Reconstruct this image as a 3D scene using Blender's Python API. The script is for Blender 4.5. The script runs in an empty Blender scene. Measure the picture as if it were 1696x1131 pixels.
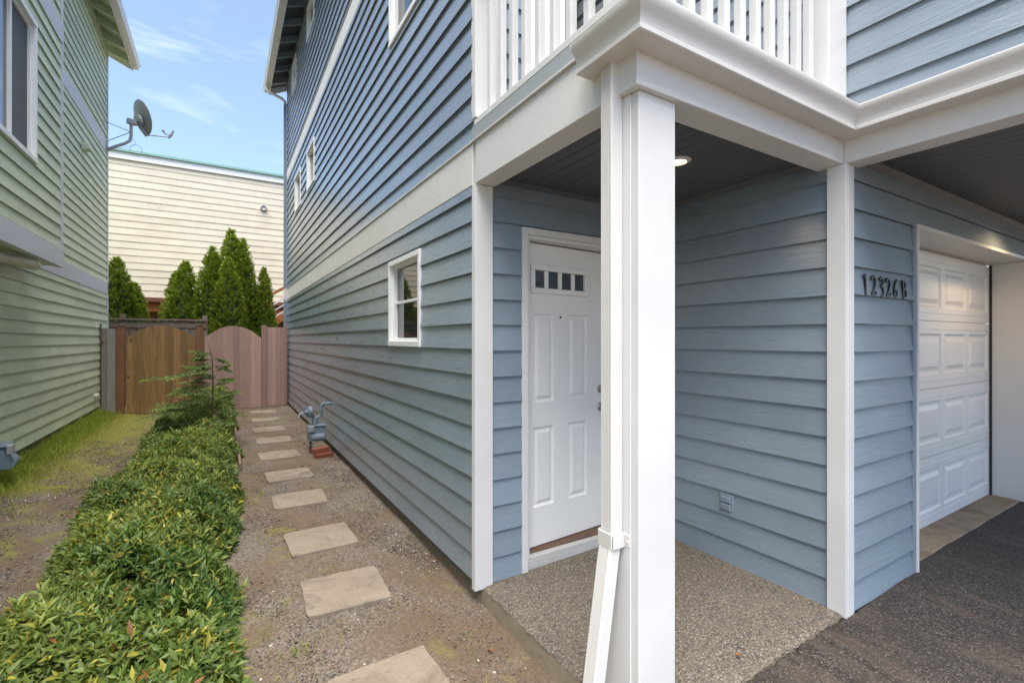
import bpy, bmesh, math, random
import numpy as np
from mathutils import Matrix, Vector
random.seed(7); rng = np.random.default_rng(11)
SC = bpy.context.scene; COL = SC.collection
R = math.radians
# ------------------------------------------------------------------ camera, sky, sun, exposure
cam = bpy.data.cameras.new('camera'); camo = bpy.data.objects.new('camera', cam); COL.objects.link(camo)
camo.location = (0, 0, 1.53); camo.rotation_euler = (R(90), 0, -math.atan(479/787))
cam.sensor_width = 36; cam.lens = 36*787/1696; cam.shift_y = -3.5/1696; cam.clip_start = .05; cam.clip_end = 2000
SC.camera = camo
SUN_EL, SUN_AZ = R(71), R(214)          # azimuth clockwise from +Y
W = bpy.data.worlds.new('World'); SC.world = W; W.use_nodes = True
wn = W.node_tree; wn.nodes.clear()
wo = wn.nodes.new('ShaderNodeOutputWorld'); wb = wn.nodes.new('ShaderNodeBackground'); wb.inputs[1].default_value = .10
sky = wn.nodes.new('ShaderNodeTexSky'); sky.sky_type = 'NISHITA'; sky.sun_disc = False
sky.sun_elevation = SUN_EL; sky.sun_rotation = SUN_AZ; sky.air_density = 1.0; sky.dust_density = .4; sky.ozone_density = 4.5
tc = wn.nodes.new('ShaderNodeTexCoord'); mp = wn.nodes.new('ShaderNodeMapping'); mp.inputs['Scale'].default_value = (1.1, 1.4, 5.5)
mp.inputs['Rotation'].default_value = (R(8), R(14), R(25))
nz = wn.nodes.new('ShaderNodeTexNoise'); nz.inputs['Scale'].default_value = 2.3; nz.inputs['Detail'].default_value = 8; nz.inputs['Roughness'].default_value = .58; nz.inputs['Distortion'].default_value = .5
rp = wn.nodes.new('ShaderNodeValToRGB'); rp.color_ramp.elements[0].position = .50; rp.color_ramp.elements[1].position = .86
rp.color_ramp.elements[0].color = (.08,.08,.08,1); rp.color_ramp.elements[1].color = (.55,.55,.55,1)
mx = wn.nodes.new('ShaderNodeMix'); mx.data_type = 'RGBA'; mx.inputs['B'].default_value = (7.0, 7.1, 7.3, 1)
L = wn.links.new
L(tc.outputs['Generated'], mp.inputs['Vector']); L(mp.outputs[0], nz.inputs['Vector']); L(nz.outputs['Fac'], rp.inputs[0])
L(rp.outputs[0], mx.inputs['Factor']); L(sky.outputs[0], mx.inputs['A']); L(mx.outputs['Result'], wb.inputs[0]); L(wb.outputs[0], wo.inputs[0])
sun = bpy.data.lights.new('sun', 'SUN'); suno = bpy.data.objects.new('sun', sun); COL.objects.link(suno)
sun.energy = 3.45; sun.angle = R(60); sun.color = (1, .94, .85)
sd = Vector((math.sin(SUN_AZ)*math.cos(SUN_EL), math.cos(SUN_AZ)*math.cos(SUN_EL), math.sin(SUN_EL)))
suno.rotation_euler = sd.to_track_quat('Z', 'Y').to_euler(); suno.location = sd*40
SC.view_settings.view_transform = 'Standard'; SC.view_settings.look = 'None'; SC.view_settings.gamma = 1
SC.view_settings.exposure = 1.55; SC.view_settings.use_curve_mapping = False
SC.cycles.max_bounces = 8; SC.cycles.diffuse_bounces = 5

# ------------------------------------------------------------------ materials
def lin(*c): return tuple(c) + (1,)
class Mat:
    def __init__(s, name, col=(.5,.5,.5), rough=.6, spec=.5, metal=0):
        s.m = bpy.data.materials.new(name); s.m.use_nodes = True; s.nt = s.m.node_tree
        s.b = s.nt.nodes['Principled BSDF']; s.b.inputs['Base Color'].default_value = lin(*col)
        s.b.inputs['Roughness'].default_value = rough; s.b.inputs['Specular IOR Level'].default_value = spec; s.b.inputs['Metallic'].default_value = metal
        s._p = None
    def n(s, t, **kw):
        nd = s.nt.nodes.new(t)
        for k, v in kw.items():
            if k in nd.inputs: nd.inputs[k].default_value = v
            else: setattr(nd, k, v)
        return nd
    def l(s, a, b): s.nt.links.new(a, b)
    def pos(s, scale=(1,1,1), rnd=True):
        g = s.n('ShaderNodeNewGeometry'); out = g.outputs['Position']
        if rnd:
            oi = s.n('ShaderNodeObjectInfo'); mm = s.n('ShaderNodeMath', operation='MULTIPLY'); mm.inputs[1].default_value = 31
            s.l(oi.outputs['Random'], mm.inputs[0]); va = s.n('ShaderNodeVectorMath', operation='ADD'); s.l(out, va.inputs[0]); s.l(mm.outputs[0], va.inputs[1]); out = va.outputs[0]
        mp = s.n('ShaderNodeMapping', Scale=scale); s.l(out, mp.inputs['Vector']); return mp.outputs[0]
    def noise(s, vec, scale=1, detail=5, rough=.55, dist=0):
        nd = s.n('ShaderNodeTexNoise', Scale=scale, Detail=detail, Roughness=rough, Distortion=dist); s.l(vec, nd.inputs['Vector']); return nd.outputs['Fac']
    def ramp(s, fac, stops, interp='LINEAR'):
        r = s.n('ShaderNodeValToRGB'); cr = r.color_ramp; cr.interpolation = interp
        while len(cr.elements) < len(stops): cr.elements.new(.5)
        for e, (p, c) in zip(cr.elements, stops):
            e.position = p; e.color = lin(*c) if hasattr(c, '__len__') else (c,c,c,1)
        s.l(fac, r.inputs[0]); return r.outputs[0]
    def mix(s, fac, a, b, mode='MIX'):
        x = s.n('ShaderNodeMix', data_type='RGBA', blend_type=mode)
        for sock, v in (('Factor', fac), ('A', a), ('B', b)):
            if isinstance(v, bpy.types.NodeSocket): s.l(v, x.inputs[sock])
            elif sock == 'Factor': x.inputs[sock].default_value = v
            else: x.inputs[sock].default_value = lin(*v)
        return x.outputs['Result']
    def col(s, c): s.l(c, s.b.inputs['Base Color']); return s
    def bump(s, h, strength=.3, dist=.01):
        b = s.n('ShaderNodeBump', Strength=strength, Distance=dist); s.l(h, b.inputs['Height'])
        if s._p is not None: s.l(s._p, b.inputs['Normal'])
        s._p = b.outputs[0]; s.l(s._p, s.b.inputs['Normal']); return s
    def rgh(s, f, lo, hi):
        m = s.n('ShaderNodeMapRange'); m.inputs['To Min'].default_value = lo; m.inputs['To Max'].default_value = hi; s.l(f, m.inputs[0]); s.l(m.outputs[0], s.b.inputs['Roughness']); return s

def sc3(axis, along, across): return tuple(along if a == axis else across for a in 'xyz')
def mul(c, k): return tuple(min(1, v*k) for v in c)
def siding_mat(name, col, axis, rough=.5, grain=.55, spec=.5, var=(.90,1.07)):
    m = Mat(name, col, rough, spec)
    v = m.pos(sc3(axis, 2.2, 34)); g1 = m.noise(v, 1, 7, .62, .9)
    v2 = m.pos(sc3(axis, 14, 150)); g2 = m.noise(v2, 1, 4, .6)
    v3 = m.pos((1,1,1)); big = m.noise(v3, 1.6, 4, .6)
    c = m.mix(m.ramp(big, [(.3, 0), (.75, 1)]), mul(col, .90), mul(col, 1.08))
    fl = m.ramp(m.noise(m.pos(sc3(axis, 9, 60)), 1, 6, .7, .4), [(.30, 1), (.40, 0)])
    c = m.mix(m.mix(.22, (0,0,0), fl), c, mul(col, .74))
    oi = m.n('ShaderNodeObjectInfo'); rr = m.ramp(oi.outputs['Random'], [(0, var[0]), (1, var[1])])
    c = m.mix(1.0, c, rr, 'MULTIPLY'); m.col(c)
    m.bump(g1, grain, .005); m.bump(g2, grain*.6, .0025)
    m.rgh(g1, rough-.10, rough+.14)
    if spec > .9: m.b.inputs['Coat Weight'].default_value = .5; m.b.inputs['Coat Roughness'].default_value = .28
    return m.m
def trim_mat(name, col, rough=.5, grain=0, axis='z', dirt=.06):
    m = Mat(name, col, rough); v = m.pos((1,1,1)); b = m.noise(v, 2.2, 6, .6)
    c = m.mix(m.ramp(b, [(.25, 0), (.8, 1)]), mul(col, 1-dirt*1.6), mul(col, 1+dirt*.3))
    sp = m.ramp(m.noise(m.pos((1,1,1)), 60, 3, .5), [(.25, 1), (.30, 0)]); c = m.mix(m.mix(.25, (0,0,0), sp), c, mul(col, .72)); m.col(c)
    m.bump(m.noise(m.pos((1,1,1)), 35, 3), .08, .004)
    if grain: m.bump(m.noise(m.pos(sc3(axis, 8, 120)), 1, 5, .65, .5), grain, .003)
    m.rgh(b, rough-.1, rough+.1); return m.m
def wood_mat(name, c0, c1, axis='z', rough=.75, dark=(.02,.012,.006)):
    m = Mat(name, c0, rough); g = m.noise(m.pos(sc3(axis, 1.6, 26)), 1, 6, .6, 1.2); f = m.noise(m.pos(sc3(axis, 8, 160)), 1, 4, .6)
    c = m.mix(m.ramp(g, [(.3, 0), (.7, 1)]), c0, c1); kn = m.ramp(m.noise(m.pos(sc3(axis, 6, 11)), 1, 2, .4), [(.24, 1), (.30, 0)])
    c = m.mix(m.mix(.7, (0,0,0), kn), c, dark); oi = m.n('ShaderNodeObjectInfo'); c = m.mix(1, c, m.ramp(oi.outputs['Random'], [(0, .72), (1, 1.18)]), 'MULTIPLY')
    m.col(c); m.bump(f, .4, .003); return m.m
BLUE = (.225, .278, .332); GREEN = (.57, .635, .455); WHITE = (.71, .70, .685)
M = {}
M['blue_y'] = siding_mat('blue painted cedar along y', BLUE, 'y', .28, .55, 1.0); M['blue_x'] = siding_mat('blue painted cedar along x', BLUE, 'x', .5)
M['green_y'] = siding_mat('sage green painted cedar', GREEN, 'y', .5, .6); M['green_z'] = trim_mat('sage green trim', GREEN, .5, .3)
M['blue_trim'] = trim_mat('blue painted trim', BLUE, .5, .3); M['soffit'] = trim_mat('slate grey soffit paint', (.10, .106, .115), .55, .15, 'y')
M['white'] = trim_mat('warm white paint', WHITE, .42); M['white_rough'] = trim_mat('white paint on rough sawn board', (.74,.73,.70), .5, .55, 'y')
M['alu'] = trim_mat('white enamelled gutter metal', (.70,.68,.65), .32); M['grey_flash'] = trim_mat('grey painted flashing', (.36,.39,.40), .45)
M['lilac_white'] = trim_mat('cool white trim', (.62,.63,.68), .5, .4, 'y'); M['vinyl'] = trim_mat('white window vinyl', (.84,.84,.83), .35, 0, 'z', .03)
M['doorw'] = trim_mat('white door enamel', (.80,.79,.76), .38, 0, 'z', .03); M['garage'] = trim_mat('white garage door enamel', (.80,.775,.76), .4, .1, 'x', .05)
gm = Mat('window glass', (.012,.014,.016), .03, .5); gm.b.inputs['IOR'].default_value = 2.3
gm.bump(gm.noise(gm.pos((1,1,1)), 2.5, 2), .02, .02); M['glass'] = gm.m
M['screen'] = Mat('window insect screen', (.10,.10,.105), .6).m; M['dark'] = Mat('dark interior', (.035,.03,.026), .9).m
M['steel'] = Mat('brushed nickel', (.45,.42,.38), .32, .5, 1).m; M['black'] = Mat('black painted metal', (.012,.012,.013), .45).m
M['woodfloor'] = wood_mat('brown interior floor', (.10,.055,.035), (.15,.085,.055), 'x')
M['sill'] = wood_mat('weathered grey sill', (.46,.45,.43), (.60,.59,.57), 'x')
M['cream_x'] = siding_mat('cream lap siding', (.66,.60,.485), 'x', .55, .15, .5, (.97,1.02))
M['teal'] = Mat('teal metal roof edge', (.22,.40,.37), .5).m
M['stair'] = wood_mat('orange stained timber', (.36,.12,.04), (.46,.17,.06), 'x'); M['brownwall'] = wood_mat('brown shingle wall', (.13,.05,.025), (.18,.07,.035), 'x')
M['shingle'] = trim_mat('grey roof shingle', (.07,.07,.075), .85)
M['gate'] = wood_mat('stained cedar gate', (.175,.088,.03), (.33,.19,.072)); M['post'] = wood_mat('reddish cedar post', (.17,.07,.03), (.24,.11,.05))
M['greyfence'] = wood_mat('weathered grey fence', (.20,.17,.15), (.30,.26,.23)); M['oldfence'] = wood_mat('old brown grey fence', (.16,.115,.085), (.27,.22,.18))
M['darkpost'] = wood_mat('dark aged post', (.09,.06,.05), (.13,.09,.075)); M['pink'] = wood_mat('faded pink fence paint', (.39,.24,.20), (.45,.285,.24), 'z', .7, (.27,.16,.135))
M['meter'] = trim_mat('grey blue meter enamel', (.17,.22,.26), .45); M['metal'] = trim_mat('galvanised metal', (.30,.31,.32), .45); M['dish'] = trim_mat('grey dish enamel', (.29,.295,.28), .5)
M['pvc'] = trim_mat('aged pvc', (.62,.57,.48), .4); M['brick'] = trim_mat('red brick', (.26,.075,.045), .85, .3, 'x', .15)
M['bark'] = wood_mat('bark', (.06,.04,.025), (.10,.07,.045)); M['edging'] = wood_mat('timber edging', (.24,.155,.10), (.32,.22,.15), 'y')
M['found'] = trim_mat('stained concrete foundation', (.22,.18,.135), .9, .2, 'y', .25)
M['yellow'] = Mat('yellow ornament', (.75,.55,.12), .5).m
em = Mat('lit lamp lens', (.9,.8,.6), .5); em.b.inputs['Emission Color'].default_value = (1,.72,.42,1); em.b.inputs['Emission Strength'].default_value = 1.3; M['lamp'] = em.m
# ground cover materials
def gravel_ground():
    m = Mat('gravel and dirt', (.2,.16,.12), .95, .25); v = m.pos((1,1,1), False)
    big = m.noise(v, 1.3, 5, .6, .4); fine = m.noise(v, 150, 4, .7); mid = m.noise(v, 14, 5, .65)
    vo = m.n('ShaderNodeTexVoronoi', Scale=95.0); m.l(v, vo.inputs['Vector'])
    st = m.ramp(m.mix(.0, vo.outputs['Color'], (0,0,0)), [(0, (.075,.06,.047)), (.3, (.15,.12,.092)), (.6, (.21,.175,.14)), (1, (.34,.30,.255))])
    dirt = m.mix(m.ramp(mid, [(.3, 0), (.7, 1)]), (.165,.105,.062), (.24,.16,.10)); dirt = m.mix(m.ramp(fine, [(.35, 0), (.7, 1)]), mul((.16,.11,.075), .8), dirt)
    c = m.mix(m.ramp(big, [(.40, .9), (.56, .25)]), dirt, st)
    # moss on the green house's side
    sx = m.n('ShaderNodeSeparateXYZ'); m.l(v, sx.inputs[0])
    a = m.n('ShaderNodeMapRange'); a.inputs['From Min'].default_value = -.75; a.inputs['From Max'].default_value = -1.7; m.l(sx.outputs['X'], a.inputs[0])
    b = m.n('ShaderNodeMapRange'); b.inputs['From Min'].default_value = 4.5; b.inputs['From Max'].default_value = 10; m.l(sx.outputs['Y'], b.inputs[0])
    ab = m.n('ShaderNodeMath', operation='MULTIPLY'); m.l(a.outputs[0], ab.inputs[0]); m.l(b.outputs[0], ab.inputs[1])
    ms = m.n('ShaderNodeMath', operation='MULTIPLY_ADD'); m.l(ab.outputs[0], ms.inputs[0]); ms.inputs[1].default_value = .42; m.l(m.noise(v, 2.6, 6, .7, .5), ms.inputs[2])
    c = m.mix(m.ramp(ms.outputs[0], [(.56, 0), (.74, .85)]), c, m.mix(mid, (.20,.21,.03), (.32,.28,.06)))
    m.col(c); m.bump(vo.outputs['Distance'], .55, .008); m.bump(fine, .5, .006); m.bump(mid, .4, .02); return m.m
M['ground'] = gravel_ground()
def aggregate():
    m = Mat('exposed aggregate concrete', (.3,.28,.25), .8, .4); v = m.pos((1,1,1), False)
    vo = m.n('ShaderNodeTexVoronoi', Scale=125.0); m.l(v, vo.inputs['Vector']); sx = m.n('ShaderNodeSeparateColor'); m.l(vo.outputs['Color'], sx.inputs[0])
    c = m.ramp(sx.outputs[0], [(0, (.025,.024,.025)), (.3, (.06,.055,.052)), (.48, (.15,.12,.088)), (.68, (.22,.16,.105)), (.87, (.26,.225,.185)), (1, (.42,.39,.34))])
    e = m.ramp(vo.outputs['Distance'], [(.35, 0), (.75, 1)]); c = m.mix(e, c, (.155,.13,.10))
    big = m.noise(v, 3.5, 5, .6); c = m.mix(m.ramp(big, [(.35, 0), (.7, .3)]), c, (.20,.165,.125)); m.col(c)
    inv = m.n('ShaderNodeMath', operation='SUBTRACT'); inv.inputs[0].default_value = 1; m.l(vo.outputs['Distance'], inv.inputs[1]); m.bump(inv.outputs[0], .6, .006); return m.m
M['aggregate'] = aggregate()
def asphalt():
    m = Mat('asphalt', (.05,.05,.05), .85, .35); v = m.pos((1,1,1), False); vo = m.n('ShaderNodeTexVoronoi', Scale=170.0); m.l(v, vo.inputs['Vector'])
    sx = m.n('ShaderNodeSeparateColor'); m.l(vo.outputs['Color'], sx.inputs[0])
    c = m.ramp(sx.outputs[0], [(0, (.020,.017,.016)), (.6, (.052,.043,.038)), (.9, (.10,.086,.077)), (1, (.24,.215,.19))])
    w = m.noise(m.pos((3.0, .9, 1), False), 1.6, 6, .62, .5); sand = m.ramp(w, [(.52, 0), (.66, .5), (.74, .2)])
    c = m.mix(sand, c, (.155,.115,.087)); c = m.mix(m.ramp(m.noise(v, 1.2, 4), [(.35, .0), (.7, .5)]), c, (.046,.037,.032)); m.col(c)
    m.bump(vo.outputs['Distance'], .7, .006); m.bump(m.noise(v, 60, 4, .7), .5, .008); return m.m
M['asphalt'] = asphalt()
def concrete(name, c0, c1):
    m = Mat(name, c0, .9, .3); v = m.pos((1,1,1)); f = m.noise(v, 90, 5, .7); b = m.noise(v, 5, 6, .65)
    c = m.mix(m.ramp(b, [(.3, 0), (.7, 1)]), c0, c1); st = m.ramp(m.noise(m.pos((1,1,1)), 3.2, 6, .7, .6), [(.36, .75), (.5, 0)]); c = m.mix(st, c, mul(c0, .62)); sp = m.ramp(m.noise(v, 45, 2, .4), [(.23, 1), (.29, 0)]); c = m.mix(m.mix(.6, (0,0,0), sp), c, mul(c0, .45))
    c = m.mix(.25, c, m.ramp(f, [(.3, .25), (.7, .75)]), 'OVERLAY'); m.col(c); m.bump(f, .4, .003); m.bump(b, .25, .01); return m.m
M['paver'] = concrete('tan concrete paver', (.25,.20,.148), (.335,.275,.21)); M['apron'] = concrete('stained concrete apron', (.24,.18,.12), (.36,.29,.21)); M['slabside'] = concrete('dirty slab edge', (.27,.21,.145), (.38,.31,.235))
def leaf_mat(name, trans=.3, rough=.45):
    m = Mat(name, (.1,.2,.05), rough, .4); at = m.n('ShaderNodeVertexColor', layer_name='Col'); m.col(at.outputs['Color'])
    t = m.n('ShaderNodeBsdfTranslucent'); m.l(m.mix(1, at.outputs['Color'], (1.2,1.25,.6), 'MULTIPLY'), t.inputs[0]); ms = m.n('ShaderNodeMixShader'); ms.inputs[0].default_value = trans
    o = m.nt.nodes['Material Output']; m.l(m.b.outputs[0], ms.inputs[1]); m.l(t.outputs[0], ms.inputs[2]); m.l(ms.outputs[0], o.inputs[0]); return m.m
M['leaf'] = leaf_mat('shrub leaves'); M['cedar'] = leaf_mat('conifer foliage', .2, .7); M['grass'] = leaf_mat('grass blades', .35, .6)
pm = Mat('pebbles', (.3,.27,.24), .85, .3); pa = pm.n('ShaderNodeVertexColor', layer_name='Col'); pm.col(pa.outputs['Color']); M['pebble'] = pm.m

# ------------------------------------------------------------------ mesh helpers
def link(name, me, mat, parent=None):
    o = bpy.data.objects.new(name, me); COL.objects.link(o)
    if mat is not None and len(me.materials) == 0: me.materials.append(mat)
    if parent is not None:
        o.parent = parent
        if parent.type == 'EMPTY': o.matrix_parent_inverse = Matrix.Translation(-parent.location)
    return o
def tag(o, label=None, cat=None, group=None, kind=None):
    for k, v in (('label', label), ('category', cat), ('group', group), ('kind', kind)):
        if v: o[k] = v
    return o
def empty(name, loc, label, cat, group=None):
    o = bpy.data.objects.new(name, None); COL.objects.link(o); o.location = loc; o.empty_display_size = .1
    return tag(o, label, cat, group)
class MB:
    def __init__(s): s.v = []; s.f = []
    def add(s, vs, fs):
        b = len(s.v); s.v += [tuple(p) for p in vs]; s.f += [tuple(i+b for i in f) for f in fs]; return s
    def box(s, x0, x1, y0, y1, z0, z1):
        x0, x1 = sorted((x0,x1)); y0, y1 = sorted((y0,y1)); z0, z1 = sorted((z0,z1))
        return s.add([(x0,y0,z0),(x1,y0,z0),(x1,y1,z0),(x0,y1,z0),(x0,y0,z1),(x1,y0,z1),(x1,y1,z1),(x0,y1,z1)],
                     [(3,2,1,0),(4,5,6,7),(0,1,5,4),(1,2,6,5),(2,3,7,6),(3,0,4,7)])
    def extr(s, pts, vec):      # closed polygon (3D points) pushed along vec
        n = len(pts); vec = Vector(vec); a = [Vector(p) for p in pts]
        return s.add(a + [p+vec for p in a], [tuple(range(n))[::-1], tuple(range(n, 2*n))] + [(i, (i+1) % n, n+(i+1) % n, n+i) for i in range(n)])
    def tube(s, path, r, n=10, caps=True):
        P = [Vector(p) for p in path]; rr = r if hasattr(r, '__len__') else [r]*len(P); rings = []
        up = None
        for i, p in enumerate(P):
            t = (P[min(i+1, len(P)-1)] - P[max(i-1, 0)]).normalized()
            if up is None: up = t.orthogonal().normalized()
            up = (up - t*up.dot(t)).normalized(); w = t.cross(up)
            rings.append([p + (up*math.cos(2*math.pi*k/n) + w*math.sin(2*math.pi*k/n))*rr[i] for k in range(n)])
        vs = [q for r_ in rings for q in r_]; fs = []
        for i in range(len(P)-1):
            for k in range(n): fs.append((i*n+k, i*n+(k+1) % n, (i+1)*n+(k+1) % n, (i+1)*n+k))
        if caps: fs += [tuple(range(n))[::-1], tuple(range((len(P)-1)*n, len(P)*n))]
        return s.add(vs, fs)
    def lathe(s, prof, org, axis, n=24):   # prof (radius, distance along axis)
        A = Vector(axis).normalized(); u = A.orthogonal().normalized(); w = A.cross(u); O = Vector(org); vs = []; fs = []
        for r, d in prof:
            for k in range(n): vs.append(O + A*d + (u*math.cos(2*math.pi*k/n)+w*math.sin(2*math.pi*k/n))*r)
        for i in range(len(prof)-1):
            for k in range(n): fs.append((i*n+k, i*n+(k+1) % n, (i+1)*n+(k+1) % n, (i+1)*n+k))
        fs += [tuple(range(n))[::-1], tuple(range((len(prof)-1)*n, len(prof)*n))]
        return s.add(vs, fs)
    def xf(s, mat): s.v = [tuple(mat @ Vector(p)) for p in s.v]; return s
    def build(s, name, mat, parent=None, bevel=0, smooth=False):
        me = bpy.data.meshes.new(name); me.from_pydata(s.v, [], s.f)
        bm = bmesh.new(); bm.from_mesh(me); bmesh.ops.recalc_face_normals(bm, faces=bm.faces)
        if bevel: bmesh.ops.bevel(bm, geom=list(bm.edges), offset=bevel, segments=1, affect='EDGES', clamp_overlap=True)
        bm.to_mesh(me); bm.free()
        if smooth:
            for p in me.polygons: p.use_smooth = True
            me.set_sharp_from_angle(angle=R(38))
        return link(name, me, mat, parent)
def box(name, mat, parent, x0, x1, y0, y1, z0, z1, bevel=.003): return MB().box(x0,x1,y0,y1,z0,z1).build(name, mat, parent, bevel)
def arrays_mesh(name, V, T, C=None):
    me = bpy.data.meshes.new(name); V = np.asarray(V, np.float32); T = np.asarray(T, np.int32)
    me.vertices.add(len(V)); me.vertices.foreach_set('co', V.ravel()); k = T.shape[1]
    me.loops.add(T.size); me.loops.foreach_set('vertex_index', T.ravel()); me.polygons.add(len(T)); me.polygons.foreach_set('loop_start', np.arange(0, T.size, k, dtype=np.int32))
    me.update(calc_edges=True)
    if C is not None:
        a = me.color_attributes.new('Col', 'FLOAT_COLOR', 'POINT'); a.data.foreach_set('color', np.c_[C, np.ones(len(C))].astype(np.float32).ravel())
    return me

def siding(parent, org, r, n, s0, s1, z0, z1, rz, dz, mat, holes=(), th=.022, seg=(2.6, 4.4), back=.05):
    """lap boards, each its own object. org + r*s runs along the wall, n points out of it"""
    ox, oy = org
    def piece(a, b, zb, zt, row0, jit, jz):
        if b-a < .004 or zt-zb < .004: return
        o = lambda z: .003 + jit + (th-.003)*max(0, 1-(z-row0)/dz)
        pr = [(-back, zb+jz+.011), (o(zb)-.005, zb+jz+.011), (o(zb), zb+jz), (o(zt), zt+.016), (-back, zt+.016)]; vs = []
        for s in (a+.0012, b-.0012):
            for q, z in pr: vs.append((ox+r[0]*s+n[0]*q, oy+r[1]*s+n[1]*q, z))
        MB().add(vs, [(0,1,2,3,4),(9,8,7,6,5)]+[(i,5+i,5+(i+1)%5,(i+1)%5) for i in range(5)]).build('siding_board', mat, parent)
    k = math.floor((z0-rz)/dz + 1e-6)
    while rz+k*dz < z1-1e-4:
        row0 = rz+k*dz; zb, zt = max(row0, z0), min(row0+dz, z1); k += 1
        cuts = []; s = s0 + random.uniform(.8, seg[1])
        while s < s1-.7: cuts.append(s); s += random.uniform(*seg)
        hs = sorted([h for h in holes if h[2] < zt-.003 and h[3] > zb+.003])
        spans = []; cur = s0
        for h in hs:
            if h[0] > cur: spans.append((cur, h[0]))
            a, b = max(h[0], s0), min(h[1], s1)
            jt = random.uniform(-.0008, .0008)
            if h[3] < zt-.004: piece(a, b, h[3], zt, row0, jt, 0)
            if h[2] > zb+.004: piece(a, b, zb, h[2], row0, jt, 0)
            cur = max(cur, h[1])
        if cur < s1: spans.append((cur, s1))
        for a, b in spans:
            pts = [a] + [c for c in cuts if a+.25 < c < b-.25] + [b]
            for p, q in zip(pts, pts[1:]): piece(p, q, zb, zt, row0, random.uniform(-.0012, .0012), random.uniform(-.0015, .0015))

def sheet(panels, w, h, prof):
    """flat face (u,v,depth) of w x h with moulded panels; prof = [(inset, depth)...]; holes have prof None"""
    xs = sorted({0, w, *[p[0] for p in panels], *[p[1] for p in panels]}); zs = sorted({0, h, *[p[2] for p in panels], *[p[3] for p in panels]})
    mb = MB()
    for a, b in zip(xs, xs[1:]):
        for c, d in zip(zs, zs[1:]):
            cx, cz = (a+b)/2, (c+d)/2
            if any(p[0] < cx < p[1] and p[2] < cz < p[3] for p in panels): continue
            mb.add([(a,0,c),(b,0,c),(b,0,d),(a,0,d)], [(0,1,2,3)])
    for p in panels:
        if len(p) > 4: continue
        rings = [(p[0],p[1],p[2],p[3],0)] + [(p[0]+i,p[1]-i,p[2]+i,p[3]-i,dd) for i, dd in prof]
        vs = []
        for a,b,c,d,e in rings: vs += [(a,e,c),(b,e,c),(b,e,d),(a,e,d)]
        fs = [(4*i+k, 4*i+(k+1) % 4, 4*i+4+(k+1) % 4, 4*i+4+k) for i in range(len(rings)-1) for k in range(4)]
        q = 4*(len(rings)-1); fs.append((q, q+1, q+2, q+3)); mb.add(vs, fs)
    return mb

def window(parent, axis_n, plane, a0, a1, z0, z1, mull=None, rail=None, fw=.035, out=.028, deep=.035, screen=None, panes=None):
    """window in an X plane; axis_n = +-1 outward x; opening a0..a1 along Y"""
    X = lambda o: plane + axis_n*o
    f = MB(); 
    for y0, y1, c, d in ((a0, a0+fw, z0, z1), (a1-fw, a1, z0, z1)): f.box(X(out), X(-deep-.02), y0, y1, c, d)
    f.box(X(out+.004), X(-deep-.02), a0+.001, a1-.001, z0-.004, z0+fw); f.box(X(out+.002), X(-deep-.02), a0+.001, a1-.001, z1-fw, z1+.003)
    w = f.build('window', M['vinyl'], parent, .003)
    g = MB(); i = fw*.95
    for y0, y1, c, d in ((a0+i, a0+i+.028, z0+i, z1-i), (a1-i-.028, a1-i, z0+i, z1-i)): g.box(X(-.008), X(-deep-.015), y0, y1, c, d)
    g.box(X(-.009), X(-deep-.015), a0+i, a1-i, z0+i, z0+i+.028); g.box(X(-.009), X(-deep-.015), a0+i, a1-i, z1-i-.028, z1-i)
    g.build('sash', M['vinyl'], w, .002)
    ys = [a0+i+.025] + ([mull] if mull else []) + [a1-i-.025]; zs = [z0+i+.025] + ([rail] if rail else []) + [z1-i-.025]
    if mull: MB().box(X(-.004), X(-deep-.012), mull-.022, mull+.022, z0+i+.02, z1-i-.02).build('mullion', M['vinyl'], w, .002)
    if rail: MB().box(X(-.02), X(-deep-.012), a0+i+.02, a1-i-.02, rail-.012, rail+.012).build('meeting_rail', M['vinyl'], w, .002)
    for k, (p, q) in enumerate(zip(ys, ys[1:])):
        for c, d in zip(zs, zs[1:]):
            MB().box(X(-deep), X(-deep-.006), p, q, c, d).build('screen' if screen == k else 'pane', M['screen'] if screen == k else M['glass'], w)
    return w

# ------------------------------------------------------------------ ground, paving
def gz(x, y):
    z = -.105 + .0065*np.clip(y, -3, 13) + .0*x
    z = z - .045*np.exp(-((x-1.25)/.35)**2)*np.clip((3.2-y)/1.5, 0, 1)          # dip beside the porch slab
    z = z + .07*np.clip((-1.3-x)/.8, 0, 1)                                       # rises towards the green house
    return z
def lump(x, y, f, s): return np.sin(x*f+s)*np.cos(y*f*1.13+s*2.1) + .6*np.sin(x*f*2.3+s*3.3+y*f*.7)
def grid_sheet(name, xs, ys, zf, mat):
    Xg, Yg = np.meshgrid(xs, ys); Zg = zf(Xg, Yg); V = np.c_[Xg.ravel(), Yg.ravel(), Zg.ravel()]; nx, ny = len(xs), len(ys)
    i = (np.arange(ny-1)[:, None]*nx + np.arange(nx-1)[None]).ravel(); T = np.c_[i, i+1, i+nx+1, i+nx]
    me = arrays_mesh(name, V, T); me.polygons.foreach_set('use_smooth', np.ones(len(me.polygons), bool)); return link(name, me, mat)
xs = np.r_[-400,-120,-40,-14,-6,-3,np.arange(-2.3,1.62,.06),2.5,5,9,14,40,120,400]; ys = np.r_[-300,-80,-20,-6,-2,np.arange(0,13.2,.06),14,16,20,30,60,150,500]
near = lambda x, y: np.clip((x+3)*4, 0, 1)*np.clip((1.7-x)*4, 0, 1)*np.clip((14-y)*2, 0, 1)
tag(grid_sheet('ground', xs, ys, lambda x, y: gz(x,y) + near(x,y)*(.006*lump(x,y,5,1)+.004*lump(x,y,13,2)), M['ground']), 'brown gravel and dirt ground of the side yard', kind='structure')
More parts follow.
